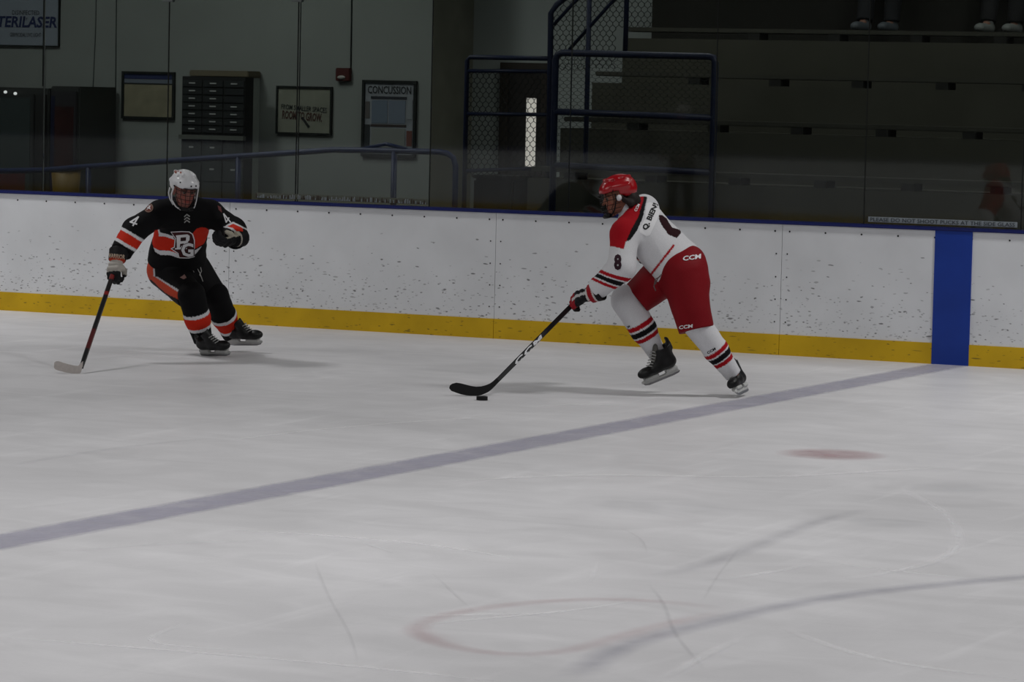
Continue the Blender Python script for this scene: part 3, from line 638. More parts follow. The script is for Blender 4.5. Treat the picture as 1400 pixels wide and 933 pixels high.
# doorway with slit window
yd = YR-.02
a, b, _, zt_ = rect(686, 86, 750, 240, YR); t = ST(thing('door_1', ((a+b)/2, YR, 0), None, None))
MB().box((a, YR-.06, 0), (a+.09, YR+.0, zt_)).box((b-.06, YR-.06, 0), (b, YR, zt_)).box((a+.09, YR-.06, zt_-.09), (b-.06, YR, zt_)).obj('door_frame', mat('brown door frame', '#2a241e', .6), t)
sa, sb, sz0, sz1 = rect(718, 134, 732.5, 228, YR-.045)
mb = MB(); z_t = zt_-.09
mb.box((a+.09, YR-.045, 0), (sa, YR-.005, z_t)).box((sb, YR-.045, 0), (b-.06, YR-.005, z_t)).box((sa, YR-.045, 0), (sb, YR-.005, sz0)).box((sa, YR-.045, sz1), (sb, YR-.005, z_t))
mb.obj('door_leaf', mat('dark door', '#1f1b18', .6), t)
MB().box((sa, YR-.03, sz0), (sb, YR-.02, sz1)).obj('slit_window_daylight', mat('daylit pane', (.95, .87, .80), .5, emit=.42), t)
# low dark bin beneath the gate
yb2 = 2.1
a, b, _, zt_ = rect(645, 240, 703, 290, yb2); t = thing('storage_bin', ((a+b)/2, yb2, 0), 'low dark storage bin below the mesh gate', 'bin')
MB().box((a+.01, yb2, 0), (b-.01, yb2+.4, zt_-.03), .02).obj('bin_body', mat('black bin', '#0c0a09', .7), t); MB().box((a, yb2-.01, zt_-.03), (b, yb2+.42, zt_), .01).obj('lid', mat('black lid', '#110f0d', .6), t)
a, b, _, zt_ = rect(724, 246, 766, 290, yb2+.2); t = thing('storage_bin', ((a+b)/2, yb2+.2, 0), 'second dark bin right of the first one under the doorway', 'bin')
MB().box((a+.01, yb2+.2, 0), (b-.01, yb2+.6, zt_-.03), .02).obj('bin_body', mat('black bin', '#0e0d0b', .7), t); MB().box((a, yb2+.19, zt_-.03), (b, yb2+.62, zt_), .01).obj('lid', mat('black lid', '#12110e', .6), t)
# ---- stands
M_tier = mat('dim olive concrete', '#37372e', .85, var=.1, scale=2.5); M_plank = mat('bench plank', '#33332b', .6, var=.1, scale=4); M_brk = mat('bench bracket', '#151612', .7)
fronts = [(1.7, 240), (2.35, 168), (3.0, 103), (3.65, 40)]
tz = [P_(1100, v+2, y)[2] for y, v in fronts]; tz[0] -= 0
xe = wx(852, 36, 3.65)
BL = ['bench plank along the lowest tier of the stands', 'bench plank along the second tier of the stands', 'bench plank along the third tier of the stands', 'bench plank along the fourth tier of the stands']
depths = [y for y, _ in fronts]+[4.3]
for i, (y, v) in enumerate(fronts):
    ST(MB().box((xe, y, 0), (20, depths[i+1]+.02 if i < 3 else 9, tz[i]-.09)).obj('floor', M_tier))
    t = thing('bench', (xe+5, y, tz[i]-.09), BL[i], 'bench')
    MB().box((xe+.02, y+.02, tz[i]-.03), (20, y+.30, tz[i]+.012), .006).obj('plank', M_plank, t)
    x = xe+.35+.3*i
    while x < -4.5:
        MB().box((x, y+.005, tz[i]-.09), (x+.11, y+.22, tz[i]-.03)).obj('bracket', M_brk, t); x += .78
# upper riser and back of the stands
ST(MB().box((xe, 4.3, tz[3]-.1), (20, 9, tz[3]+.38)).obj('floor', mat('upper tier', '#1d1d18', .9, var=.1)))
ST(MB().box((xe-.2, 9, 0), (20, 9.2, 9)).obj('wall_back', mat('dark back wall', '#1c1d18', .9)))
# ---- opposite side of the rink (what the glass mirrors)
ST(MB().box((-75, -26.05, .165), (30, -25.95, 1.05)).obj('wall_near', M_white)); ST(MB().box((-75, -26.0, 0), (30, -25.93, .165)).obj('baseboard_near', M_kick))
ST(MB().box((-75, -26.06, 1.05), (30, -25.93, 1.09)).obj('trim_2', M_cap))
ST(MB().box((-75, -36, -.3), (30, -26.06, 0)).obj('floor', M_hall)); ST(MB().box((-75, -36.2, 0), (30, -36, 9)).obj('wall_opposite', mat('opposite wall', '#2a2c2a', .9, var=.1)))
ST(MB().box((-75.2, -36, -.3), (-75, 14, 9)).obj('wall_end', mat('end wall', '#35383a', .9)))
ST(MB().box((-75, -36, 9), (30, 14, 9.2)).obj('ceiling', mat('dark ceiling', '#16181a', .9)))
# ---- lights
def area(name, loc, sx, sy, power, rot=(0, 0, 0), col=(1, 1, 1), spread=180):
    l = bpy.data.lights.new(name, 'AREA'); l.shape = 'RECTANGLE'; l.size = sx; l.size_y = sy; l.energy = power; l.color = col; l.spread = math.radians(spread)
    o = bpy.data.objects.new(name, l); COL.objects.link(o); o.location = loc; o.rotation_euler = rot; return o
LC = (1, .992, .985)
area('rink_light', (-4.2, -2.6, 8.6), 1.6, 1.2, 310, col=LC, spread=140)
area('rink_light', (-19.5, -3.0, 8.6), 1.6, 1.2, 270, col=LC, spread=140)
for x in (-32, -20, -8, 4): area('rink_light', (x, -12.5, 8.6), 6, 3, 275, col=LC, spread=150)
for x in (-26, -12, 0): area('rink_light', (x, -21, 8.6), 6, 2.5, 235, col=LC, spread=150)
for x in (-17, -12.5): area('hall_fill', (x, 2.2, 4.6), 2, .5, 19, col=(1, 1, .96), spread=150)  # unseen fill lamps, added to brighten the wall behind the glass
area('hall_fill', (-9.3, 2.6, 5.2), 1, .5, 9, col=(1, 1, .96), spread=150)  # small fill added to lift the recess and wall return
for x in (-7.5, -2): area('hall_fill', (x, 1.0, 6.5), 3, .6, 30, col=(1, .99, .93), spread=160)  # more added fill, brightens the stands; no fixtures stand here
w_ = bpy.data.worlds.new('world'); scene.world = w_; w_.use_nodes = True; w_.node_tree.nodes['Background'].inputs[0].default_value = (.5, .52, .55, 1); w_.node_tree.nodes['Background'].inputs[1].default_value = .06
# ================================================================ THE PLAYERS
M_skin = mat('skin and hidden underlayer', (1, 1, 1), .55, attr=True, var=.05, scale=60)
def fabric(name, r=.85): return mat(name, (1, 1, 1), r, spec=.15, attr=True, var=.06, scale=160, bump=.15)
M_fab = fabric('knit fabric'); M_blackfab = mat('black fabric', '#0b0b0d', .85, spec=.15, var=.1, scale=100)
M_wt = mat('white print', '#d9d9dc', .7); M_bk = mat('black print', '#101014', .7); M_rd = mat('red print', '#a31420', .7); M_or = mat('orange print', '#c4321c', .7)
M_cr = mat('cream print', '#b5a08c', .7); M_stl = mat('skate steel', '#9a9a9c', .3, .9, .5); M_hold = mat('white blade holder', '#b9bab8', .5, var=.05); M_lace = mat('pale lace', '#9c9c9a', .8)
M_boot = mat('black skate boot', '#101011', .45, var=.2, scale=20); M_grey = mat('grey tongue felt', '#55534f', .9, var=.15, scale=60)
M_cage = mat('black cage wire', '#09090a', .4, .5, .4); M_eye = mat('eye', '#5a504a', .3); M_iris = mat('iris', '#1c120c', .3)
M_tape = mat('stick tape', '#b3aca8', .9, var=.05, scale=50)
def head_prims(c, R, ks=1.):
    L = lambda x, y, z: np.array(c)+R@(np.array([x, y, z])*ks)
    s = lambda *r: np.array(r)*ks
    P = [ell(L(0, -.012, .03), s(.074, .094, .088), R), ell(L(0, .03, -.03), s(.060, .066, .082), R, k=.03),
         cone(L(-.04, .03, -.075), .02*ks, L(0, .068, -.095), .022*ks, k=.025), cone(L(.04, .03, -.075), .02*ks, L(0, .068, -.095), .022*ks, k=.025),
         cone(L(-.03, .082, .018), .010*ks, L(.03, .082, .018), .010*ks, k=.015), cone(L(0, .092, .005), .007*ks, L(0, .114, -.028), .011*ks, k=.010),
         cone(L(-.018, .088, -.056), .007*ks, L(.018, .088, -.056), .007*ks, k=.008), cone(L(-.014, .087, -.068), .007*ks, L(.014, .087, -.068), .007*ks, k=.008),
         ell(L(-.045, .055, -.02), s(.02, .022, .024), R, k=.02), ell(L(.045, .055, -.02), s(.02, .022, .024), R, k=.02),
         ell(L(-.079, -.005, -.015), s(.010, .020, .032), R, k=.01), ell(L(.079, -.005, -.015), s(.010, .020, .032), R, k=.01),
         sub(ell(L(-.031, .094, .0), s(.017, .012, .010), R, k=.012)), sub(ell(L(.031, .094, .0), s(.017, .012, .010), R, k=.012))]
    return P
def add_eyes(c, R, body):
    for sx in (-1, 1):
        p = np.array(c)+R@np.array([sx*.031, .078, .0]); e = MB().sphere(p, .013, 10, 8).obj('eye', M_eye, body, True)
        q = np.array(c)+R@np.array([sx*.031, .0895, .0]); MB().sphere(q, .0045, 8, 6).obj('iris', M_iris, e, True)
def skin_cols(V, c, R, skin, hair=(.02, .012, .01)):
    q = (V-np.array(c))@R; C = np.tile(np.array(skin), (len(V), 1)).astype(float)
    n = vnoise(V, 60, 3)[:, None]; C *= 1+.12*n
    lip = (np.abs(q[:, 0]) < .026) & (q[:, 1] > .07) & (q[:, 2] < -.05) & (q[:, 2] > -.075); C[lip] *= (1.05, .55, .55)
    br = (np.abs(np.abs(q[:, 0])-.031) < .02) & (q[:, 1] > .06) & (q[:, 2] > .012) & (q[:, 2] < .024); C[br] = C[br]*.35
    ck = (np.abs(np.abs(q[:, 0])-.042) < .02) & (q[:, 1] > .04) & (q[:, 2] < -.01) & (q[:, 2] > -.05); C[ck] *= (1.1, .85, .82)
    hr = (q[:, 2] > .06) | ((q[:, 1] < -.01) & (q[:, 2] > -.05)); hr &= (np.abs(q[:, 2]) < .2); C[hr] = hair
    return C
def hand_frame(wrist, hand, back):   # D towards the fingers, N out of the back of the hand, T towards the thumb side
    D = nrm(hand-wrist); N = nrm(back-D*np.dot(back, D)); return D, N, np.cross(D, N)
def hand_prims(W, H, back, thumb, curl, s=1., glove=False):
    D, N, T = hand_frame(W, H, back); T = T*thumb; P = []
    fr = .0085*s if not glove else .0165
    sp = .022*s if not glove else .027
    P.append(cone(W, .026*s if not glove else .04, H, .03*s if not glove else .045, wax=T, ratio=.6, k=.02))
    for i in range(4):
        o = (1.5-i)*sp; L = (.036, .041, .038, .030)[i]*(1.15 if glove else 1); p = H+D*(.03 if i in (1, 2) else .022)+T*o+N*.004
        P.append(cone(H-D*.02+T*o*.8, fr*1.25, p, fr*1.1, k=.012)); a = 0
        for j, l in enumerate((L, L*.75, L*.6)):
            a += curl*(1.15 if j else .75); q = p+(D*math.cos(a)-N*math.sin(a))*l; P.append(cone(p, fr, q, fr*.93, k=.007)); p = q
    b = H-D*.035+T*(.03*s if not glove else .045)-N*.008; m1 = b+(T*.55+D*.55-N*.45)*.042; m2 = m1+(D*.75-N*.65-T*.12)*.035; 
    P += [cone(b, fr*1.4, m1, fr*1.15, k=.014), cone(m1, fr*1.15, m2, fr, k=.008)]
    return P
def make_glove(W, H, back, thumb, curl, cuffR, colf, person, name='glove'):
    D, N, T = hand_frame(W, H, back); P = hand_prims(W, H, back, thumb, curl, glove=True)
    P.append(cone(W-D*.075, cuffR, W+D*.015, cuffR*.84, wax=T, ratio=.85, cap0=True, cap1=True, k=.006))
    P.append(sub(cone(W-D*.09, cuffR-.010, W-D*.03, cuffR-.014, wax=T, ratio=.85, cap1=True, k=.004)))
    P.append(cone(W+D*.012, .050, W+D*.03, .052, wax=T, ratio=.7, k=.008))          # wrist roll
    P.append(cone(H-D*.045+N*.018-T*.032, .021, H-D*.045+N*.018+T*.032, .021, k=.006))   # backhand rolls
    P.append(cone(H-D*.008+N*.019-T*.034, .021, H-D*.008+N*.019+T*.034, .021, k=.006))
    V, F = nets(P, .0055, .01); V = V+vnormals(V, F)*(vnoise(V, 45, 4)*.0012)[:, None]
    q = np.stack([(V-W)@D, (V-W)@N, (V-W)@T], 1)
    return link_mesh(name, V, F, fabric('glove leather', .6), person, True, colf(q, np.linalg.norm(H-W)))
def skate(ankle, toe, foot_base, upv, person, low=False):
    """local skate: y forward, z up from the blade edge, origin below the ankle; foot_base = blade contact centre"""
    R = frame(np.array(toe), np.array(upv)); c = np.array(foot_base); L = lambda x, y, z: c+R@np.array([x, y, z])
    P = [cone(L(0, -.085, .105), .036, L(0, .02, .098), .040, k=.03), cone(L(0, .02, .098), .041, L(0, .105, .092), .040, wax=R[:, 0], ratio=.85, k=.03),
         ell(L(0, .125, .092), (.041, .052, .034), R, k=.02), cone(L(0, -.072, .11), .040, L(0, -.05, .150 if low else .225), .046 if low else .050, wax=R[:, 0], ratio=1.2, cap1=True, k=.03),
         cone(L(0, .03, .115), .034, L(0, -.02, .20), .042, k=.03), boxp(L(0, -.105, .175 if low else .235), (.020, .009, .02 if low else .045), R@np.array([[1, 0, 0], [0, .97, .2], [0, -.2, .97]]), rad=.006, k=.02),
         sub(cone(L(0, -.04, .19), .038, L(0, -.025, .30), .045, k=.005)),
         sub(boxp(L(0, .02, .035), (.08, .2, .030), R, rad=.002, k=.006))]
    V, F = nets(P, .006, .015); boot = link_mesh('skate', V, F, M_boot, person, True)
    P = [boxp(L(0, -.075, .052), (.022, .045, .014), R, rad=.006), boxp(L(0, .085, .052), (.026, .055, .012), R, rad=.006),
         cone(L(0, -.075, .05), .018, L(0, -.07, .024), .008, wax=R[:, 1], ratio=.5, k=.012), cone(L(0, .085, .05), .020, L(0, .08, .024), .008, wax=R[:, 1], ratio=.5, k=.012),
         boxp(L(0, .005, .026), (.007, .135, .010), R, rad=.004, k=.014), boxp(L(0, .145, .034), (.006, .02, .010), R, rad=.004, k=.01)]
    V, F = nets(P, .005, .01); link_mesh('blade_holder', V, F, M_hold, boot, True)
    out = [(-.138, .020), (-.130, .006), (-.09, .0), (.11, .0), (.145, .010), (.160, .030), (.12, .022)]
    MB().prism([L(-.002, y, z) for y, z in out], R@np.array([.004, 0, 0])).obj('blade', M_stl, boot)
    # tongue and laces
    P = [cone(L(0, .045, .135), .026, L(0, .0, .18 if low else .235), .030, wax=R[:, 0], ratio=.5, k=.01)]
    V, F = nets(P, .006, .01); link_mesh('tongue', V, F, M_grey, boot, True)
    mb = MB()
    for i in range(4 if low else 6):
        f = i/5; y, z = .075-.06*f, .132+.082*f; w = .024+.004*f
        mb = MB().tube([L(-w, y-.008, z-.006), L(-w*.4, y+.012, z+.006), L(w*.4, y+.012+.006, z+.004), L(w, y-.006, z-.004)], .0042, 6); mb.obj('lace', M_lace, boot, True)
    return boot
def helmet(c, R, m, person, dark, ks=1.):
    L = lambda x, y, z: np.array(c)+R@np.array([x, y, z])
    P = [ell(L(0, -.012, .040), (.099, .128, .096), R), cone(L(-.05, .085, .045), .030, L(.05, .085, .045), .030, k=.03),
         
         ell(L(0, -.07, .01), (.085, .06, .055), R, k=.03),
         cone(L(-.045, .06, .115), .012, L(-.05, -.10, .10), .012, k=.012), cone(L(.045, .06, .115), .012, L(.05, -.10, .10), .012, k=.012),
         cone(L(-.084, .04, .055), .012, L(-.088, -.07, .045), .012, k=.02), cone(L(.084, .04, .055), .012, L(.088, -.07, .045), .012, k=.02),
         sub(ell(L(0, -.008, .022), (.084, .108, .088), R, k=.006)),
         sub(boxp(L(0, .10, -.06), (.12, .095, .085), R, rad=.01, k=.008)), sub(boxp(L(0, 0, -.095), (.15, .2, .060), R, rad=.01, k=.008))]
    for x, y, z, rx, ry in ((.0, .075, .125, .02, .008), (-.028, .02, .137, .007, .022), (.028, .02, .137, .007, .022), (-.07, .03, .10, .008, .02), (.07, .03, .10, .008, .02), (-.07, -.04, .105, .008, .02), (.07, -.04, .105, .008, .02)):
        P.append(sub(ell(L(x, y, z), (rx, ry, .012), R, k=.004)))
    V, F = nets(P, .0055, .02); h = link_mesh('helmet', V, F, m, person, True)
    for sx in (-1, 1):
        MB().sphere(L(sx*.1, .045, .03), .006, 8, 6).obj('rivet', M_cage, h, True)
    return h
def cage(c, R, helm, h0=.04, depth=.0, m=None):
    L = lambda a, z: np.array(c)+R@np.array([math.sin(a)*(.088-.10*max(0, -z-.06)), math.cos(a)*(.142+depth-.35*max(0, -z-.08))-.01, z])
    m = m or M_cage; o = None
    def wire(pts, r=.0021):
        nonlocal o
        if o is None: o = MB().tube(pts, r, 6).obj('cage', m, helm, True)
        else: MB().tube(pts, r, 6).obj('cage_wire', m, o, True)
    A = [math.radians(a) for a in range(-82, 83, 12)]
    wire([L(a, .042) for a in A], .0035)
    for z in (.018, -.012, -.045, -.075, -.105): wire([L(a*(1 if z > -.08 else .8), z) for a in A])
    wire([L(a*.7, -.125) for a in A], .0035)
    for d in (-66, -44, -22, 0, 22, 44, 66):
        a = math.radians(d); wire([L(a*(1 if z > -.07 else .8), z) for z in (.042, .01, -.03, -.07, -.1, -.125)])
    return o
def clothing(name, prims, m, person, colf, vox=.008, k=.03, amp=.006, s=9, dirn=None, seed=1):
    V, F = nets(prims, vox, k); C = colf(V); V = wrinkle(V, F, amp, s, dirn, seed); return link_mesh(name, V, F, m, person, True, C)
def bands(t, lst, base):
    C = np.tile(np.array(base, float), (len(t), 1))
    for a, b, c in lst: C[(t >= a) & (t < b)] = c
    return C
BLK = np.array(srgb('#0c0c0e')); ORG = np.array(srgb('#bf2a17')); WHT = np.array(srgb('#cfcfd2')); RED = np.array(srgb('#9c0f1b')); DRD = np.array(srgb('#7e0a14'))
def body_mesh(J, person, skin, headc, HR, hair):
    P = head_prims(headc, HR)
    P += [cone(headc+HR@np.array([0, -.02, -.06]), .05, J['neck'], .056, k=.02), cone(J['shL'], .06, J['shR'], .06, k=.05),
          cone(J['chest'], .15, J['waist'], .13, wax=J['shL']-J['shR'], ratio=.65, k=.06), cone(J['waist'], .13, J['pelvis'], .14, wax=J['shL']-J['shR'], ratio=.7, k=.05)]
    for s in 'LR':
        P += [cone(J['sh'+s], .055, J['el'+s], .042, k=.03), cone(J['el'+s], .042, J['wr'+s], .028, k=.015), cone(J['hip'+s], .085, J['kn'+s], .058, k=.04),
              cone(J['kn'+s], .055, J['an'+s], .036, k=.02), cone(J['an'+s], .034, J['an'+s]*.62+J['ft'+s]*.38, .026, k=.015)]
        if 'ha'+s in J: P += hand_prims(J['wr'+s], J['ha'+s], J['bk'+s], J['th'+s], J['cu'+s])
    V, F = nets(P, .0065, .03); b = link_mesh('body', V, F, M_skin, person, True, skin_cols(V, headc, HR, skin, hair)); add_eyes(headc, HR, b); return b
# ---------------------------------------------------------------- player in black, left
def player_black():
    B = ice_depth(296, 486.5)-.0
    p = lambda u, v, d: at_depth(u, v, B+d)
    J = dict(neck=p(254, 284, -.26), shL=p(287, 292, -.14), shR=p(218, 292, -.27), chest=p(252, 304, -.14), waist=p(243, 342, .08), pelvis=p(242, 366, .22),
             elL=p(321, 314, -.24), wrL=p(322, 327, -.42), haL=p(309, 330, -.49), elR=p(184, 315, -.44), wrR=p(160.5, 354, -.60), haR=p(156.5, 370.5, -.65),
             hipR=p(226, 370, .20), hipL=p(262, 368, .26), knR=p(263, 408, -.14), knL=p(296, 408, .24), anR=p(276.5, 462, .0), anL=p(316, 457, .50),
             ftR=p(296, 476, -.02), ftL=p(340, 466, .50))
    J['bkL'] = nrm(p(330, 330, -.45)-p(312, 318, -.42)); J['bkL'] = nrm(-rt*(-.3)-up*.9-fw*.25); J['thL'] = 1; J['cuL'] = .5
    J['bkR'] = nrm(-fw*.9+rt*-.4); J['thR'] = -1; J['cuR'] = .85
    per = thing('person', (*((J['ftL']+J['ftR'])/2)[:2], 0), 'hockey player in black and orange jersey with white helmet, skating with stick out', 'person')
    hc = p(252, 259.5, -.38); face = nrm(-fw*.80+rt*.40-up*.32); HR = frame(face, up*.95+rt*.0+nrm(-fw)*.0)
    body = body_mesh(J, per, srgb('#8c5a50'), hc, HR, (.02, .012, .01))
    # jersey
    W = J['shL']-J['shR']
    pr = [cone(J['chest']+up*.03, .205, J['waist'], .205, wax=W, ratio=.68, k=.06), cone(J['waist'], .205, p(242, 356, .14), .225, wax=W, ratio=.72, cap1=True, k=.05),
          cone(J['shL'], .088, J['shR'], .088, k=.08), cone(J['shL'], .094, J['elL'], .080, k=.05), cone(J['elL'], .086, J['wrL'], .082, cap1=True, k=.03),
          cone(J['shR'], .094, J['elR'], .088, k=.05), cone(J['elR'], .092, J['wrR']-nrm(J['wrR']-J['elR'])*.065, .084, cap1=True, k=.03), cone(J['neck']-up*.02, .075, J['neck']+up*.03, .07, cap1=True, k=.04)]
    def cf(V):
        dT = segd(V, J['chest'], J['waist'])-.15; C = np.tile(BLK, (len(V), 1)).astype(float)
        uR, fR = segd(V, J['shR'], J['elR']), segd(V, J['elR'], J['wrR']); uL, fL = segd(V, J['shL'], J['elL']), segd(V, J['elL'], J['wrL'])
        tR = segt(V, J['elR'], J['wrR']); tU = segt(V, J['shR'], J['elR'])
        U, Vv = pix(V)
        # right sleeve bands run square to the arm
        n = nrm([-.50, .86]); s = (U-171.5)*n[0]+(Vv-325.5)*n[1]; arm = (np.minimum(uR, fR) < .13) & (dT > .04) & (U < 206)
        for a, b, c in ((-10.5, -6.5, WHT), (-6.5, 6.0, ORG), (6.0, 10, WHT)): C[arm & (s >= a) & (s < b)] = c
        tL = segt(V, J['elL'], J['wrL']); arm = (np.minimum(uL, fL) < .13) & (U > 292)
        C[arm & inpoly(U, Vv, [(305, 311), (311, 306.5), (318.7, 302.6), (328, 307), (340, 314), (340, 336), (331, 332), (326, 323.5), (320, 316.5), (312, 312)])] = WHT
        C[arm & inpoly(U, Vv, [(310.5, 309), (319, 305.2), (326, 309), (340, 318), (340, 334), (328, 321.5), (321, 314), (314, 310.3)])] = ORG
        N_front = (V-(J['chest']+J['waist'])/2)@(-fw) > -.01; tor = (U > 203) & (U < 296) & N_front & (Vv > 300)
        X = lambda a, b: (200+a/11.66, 300+b/11.66)
        og = [X(100, 270), X(130, 170), X(190, 160), X(200, 240), X(300, 240), X(450, 310), X(440, 460), X(500, 540), X(300, 500), X(140, 480), X(95, 380)]
        og2 = [X(700, 260), X(800, 150), X(870, 125), X(940, 130), X(1055, 200), X(1060, 310), X(900, 400), X(780, 470), X(740, 470)]
        wh = [X(180, 165), X(210, 160), X(215, 215), X(300, 225), X(430, 265), X(450, 320), X(300, 280), X(190, 280)]
        wh2 = [X(120, 450), X(200, 495), X(380, 500), X(510, 545), X(520, 615), X(380, 570), X(220, 565), X(140, 520)]
        wh3 = [X(770, 500), X(900, 420), X(1030, 355), X(1000, 420), X(860, 510), X(760, 570)]
        for poly, c in ((og, ORG), (og2, ORG), (wh, WHT), (wh2, WHT), (wh3, WHT)): C[tor & inpoly(U, Vv, poly)] = c
        return C
    jer = clothing('jersey', pr, fabric('black jersey knit'), per, cf, .0062, .04, .010, 8, W, 11)
    X = lambda a, b: (200+a/11.66, 300+b/11.66)
    decal_poly('crest_outline', [X(385, 200), X(560, 190), X(690, 195), X(745, 235), X(775, 330), X(770, 600), X(680, 625), X(520, 620), X(500, 545), X(385, 470), X(440, 440), X(455, 300)], jer, M_wt, .003)
    decal_poly('crest_field', [X(400, 212), X(560, 204), X(680, 208), X(730, 245), X(760, 340), X(757, 590), X(675, 612), X(530, 608), X(512, 540), X(410, 472), X(455, 450), X(470, 300)], jer, mat('crest maroon', '#3a0f12', .8), .0045)
    mk = mat('crest counter', '#2a0d10', .8)
    decal_poly('crest_letter', [X(468, 258), X(655, 240), X(692, 265), X(688, 332), X(662, 362), X(676, 385), X(640, 478), X(455, 482), X(458, 462), X(487, 456), X(505, 292), X(482, 288)], jer, M_wt, .006)
    for q in ([(548, 292), (635, 285), (632, 343), (545, 352)], [(540, 392), (606, 384), (560, 428), (545, 450), (534, 450)]): decal_poly('crest_counter', [X(*k) for k in q], jer, mk, .0068)
    decal_text('crest_letter', 'G', *X(655, 490), 20.5, 0, jer, mk, wpx=19.5, bold=.085, off=.0068)
    decal_text('crest_letter', 'G', *X(655, 490), 19, 0, jer, M_wt, wpx=17, bold=.035, off=.0078)
    decal_poly('shoulder_patch', [(203+6.5*math.cos(a)*1.0+0, 284+6.5*math.sin(a)) for a in np.linspace(0, 2*math.pi, 18)[:-1]], jer, mat('patch tan', '#7d6156', .8), .003)
    decal_poly('shoulder_patch_ring', [(203+4.6*math.cos(a)*1.0+0, 284+4.6*math.sin(a)) for a in np.linspace(0, 2*math.pi, 18)[:-1]], jer, mat('patch rust', '#6b2c22', .8), .0045)
    decal_poly('shoulder_patch_mark', [(200.5, 287), (202, 281.5), (206, 281), (205, 284), (206, 287), (203.5, 285)], jer, M_wt, .006)
    for segs, w_ in (([((189.5, 296.5), (178, 303.8)), ((177.2, 303.2), (187.5, 306.8)), ((189.5, 296), (181.5, 309))], 2.1), ([((305.6, 292), (309.5, 304.6)), ((309.2, 304.2), (313.2, 297.5)), ((305.6, 292), (315.6, 304.5))], 1.7)):
        par = jer
        for (x0, y0), (x1, y1) in segs:
            n = nrm([y0-y1, x1-x0])*w_/2; q_ = [(x0+n[0], y0+n[1]), (x1+n[0], y1+n[1]), (x1-n[0], y1-n[1]), (x0-n[0], y0-n[1])]
            decal_poly('sleeve_number', q_, jer, M_wt, .004+.0005*len(q_))
    decal_poly('sleeve_flash', [(297.5, 281), (302, 283), (303.5, 291), (299, 287)], jer, mat('flash dusky', '#6b3c3c', .8), .003)
    for dy in (0, 4, 8):
        decal_poly('neck_lace', [(251.5, 296+dy), (255.5, 292.5+dy), (260, 295.5+dy), (259, 297+dy), (255.6, 294.3+dy), (252.3, 297.3+dy)], jer, M_lace, .004)
    # pants
    pr = [cone(p(240, 352, .12), .185, J['pelvis'], .195, wax=W, ratio=.75, k=.05), cone(J['hipR'], .145, J['knR']+nrm(J['hipR']-J['knR'])*.04, .108, cap1=True, k=.05),
          cone(J['hipL'], .145, J['knL']+nrm(J['hipL']-J['knL'])*.02, .105, cap1=True, k=.05)]
    def cp(V):
        U, Vv = pix(V); C = np.tile(BLK*1.15, (len(V), 1)); fr = (V-J['pelvis'])@(-fw) > -.12
        C[inpoly(U, Vv, [(200, 358), (211, 357), (211, 378), (213, 381), (200, 384)])] = srgb('#b34129')
        C[inpoly(U, Vv, [(209, 357), (212, 357), (212, 378), (209.5, 378)]) & fr] = WHT*.7
        C[inpoly(U, Vv, [(205, 382), (214, 379), (249, 402), (248, 412), (225, 400)])] = srgb('#b34129')
        C[inpoly(U, Vv, [(212, 379), (215, 378.5), (250, 400), (249, 403)]) & fr] = WHT*.75
        return C
    pt = clothing('hockey_pants', pr, fabric('black pants nylon', .7), per, cp, .008, .04, .008, 7, None, 21)
    decal_poly('pants_logo', [(246, 379.5), (250, 377), (252, 375), (254, 378), (255, 380), (251, 382)], pt, mat('pale pink print', '#8d6f6a', .8), .004)
    for q in ([(262, 367), (265.5, 372.5)], [(269, 365.5), (273, 373), (277.5, 385)], [(274, 364.5), (275.5, 371), (273, 376), (276, 380)]):
        decal_poly('waist_lace', [(a-.55, b) for a, b in q]+[(a+.55, b) for a, b in q[::-1]], pt, M_lace, .008)
    # socks
    for s, a, b, st, sd in (('R', J['knR'], J['anR'], ((.33, .41, WHT), (.41, .68, ORG), (.68, .76, WHT)), 31), ('L', J['knL'], J['anL'], ((.44, .52, WHT), (.52, .78, ORG), (.78, .86, WHT)), 37)):
        d = nrm(b-a); pr = [cone(a-d*.03, .104, a+(b-a)*.5, .096, k=.03), cone(a+(b-a)*.5, .096, b+d*(.03 if s == 'R' else .015), .070, cap1=True, k=.03)]
        clothing('sock', pr, fabric('black striped sock'), per, lambda V, a=a, b=b, st=st: bands(segt(V, a, b), st, BLK), .007, .03, .004, 12, None, sd)
    # skates
    fr_ = ice_depth(294, 487.5); c = at_depth(294, 486, fr_-.0); c[2] = .004
    skate(None, nrm(rt*.84-fw*.56), c, nrm(np.array([0, 0, 1])*.86-rt*.34-fw*.36), per, True)
    c = p(334, 472.6, .45); skate(None, nrm(rt*.93-fw*.38), c, nrm(np.array([0, 0, 1])*.84-rt*.46-fw*.20), per, True)
    # gloves
    def gR(q, L):
        d, n_, t = q.T; C = np.tile(np.array(srgb('#141416')), (len(q), 1))
        C[(d > .014) & (d < .030)] = srgb('#b0381f'); C[(d >= .030) & (d < L+.018)] = srgb('#a8a39c'); C[(d >= .030) & (n_ < -.012)] = srgb('#8f8a84'); C[(d >= L+.018)] = srgb('#1a1a1c'); return C
    g1 = make_glove(J['wrR'], J['haR'], J['bkR'], -1, .85, .080, gR, per)
    decal_text('cuff_lettering', 'WARRIOR', 158.5, 350.5, 6.5, -6, g1, M_cr, wpx=25, bold=.03, off=.004)
    def gL(q, L):
        d, n_, t = q.T; C = np.tile(np.array(srgb('#101012')), (len(q), 1)); C[(n_ < -.0)] = srgb('#a7a193'); C[(d > L+.03)] = srgb('#17171a'); C[(d < .0)] = srgb('#121214'); C[(d > -.01) & (d < .002)] = srgb('#9a958c'); return C
    make_glove(J['wrL'], J['haL'], J['bkL'], 1, .62, .080, gL, per)
    # helmet and cage
    hm = mat('white helmet shell', '#cfd0d2', .28, spec=.5, var=.02); h = helmet(hc+HR@np.array([0, -.004, .012]), HR, hm, per, False)
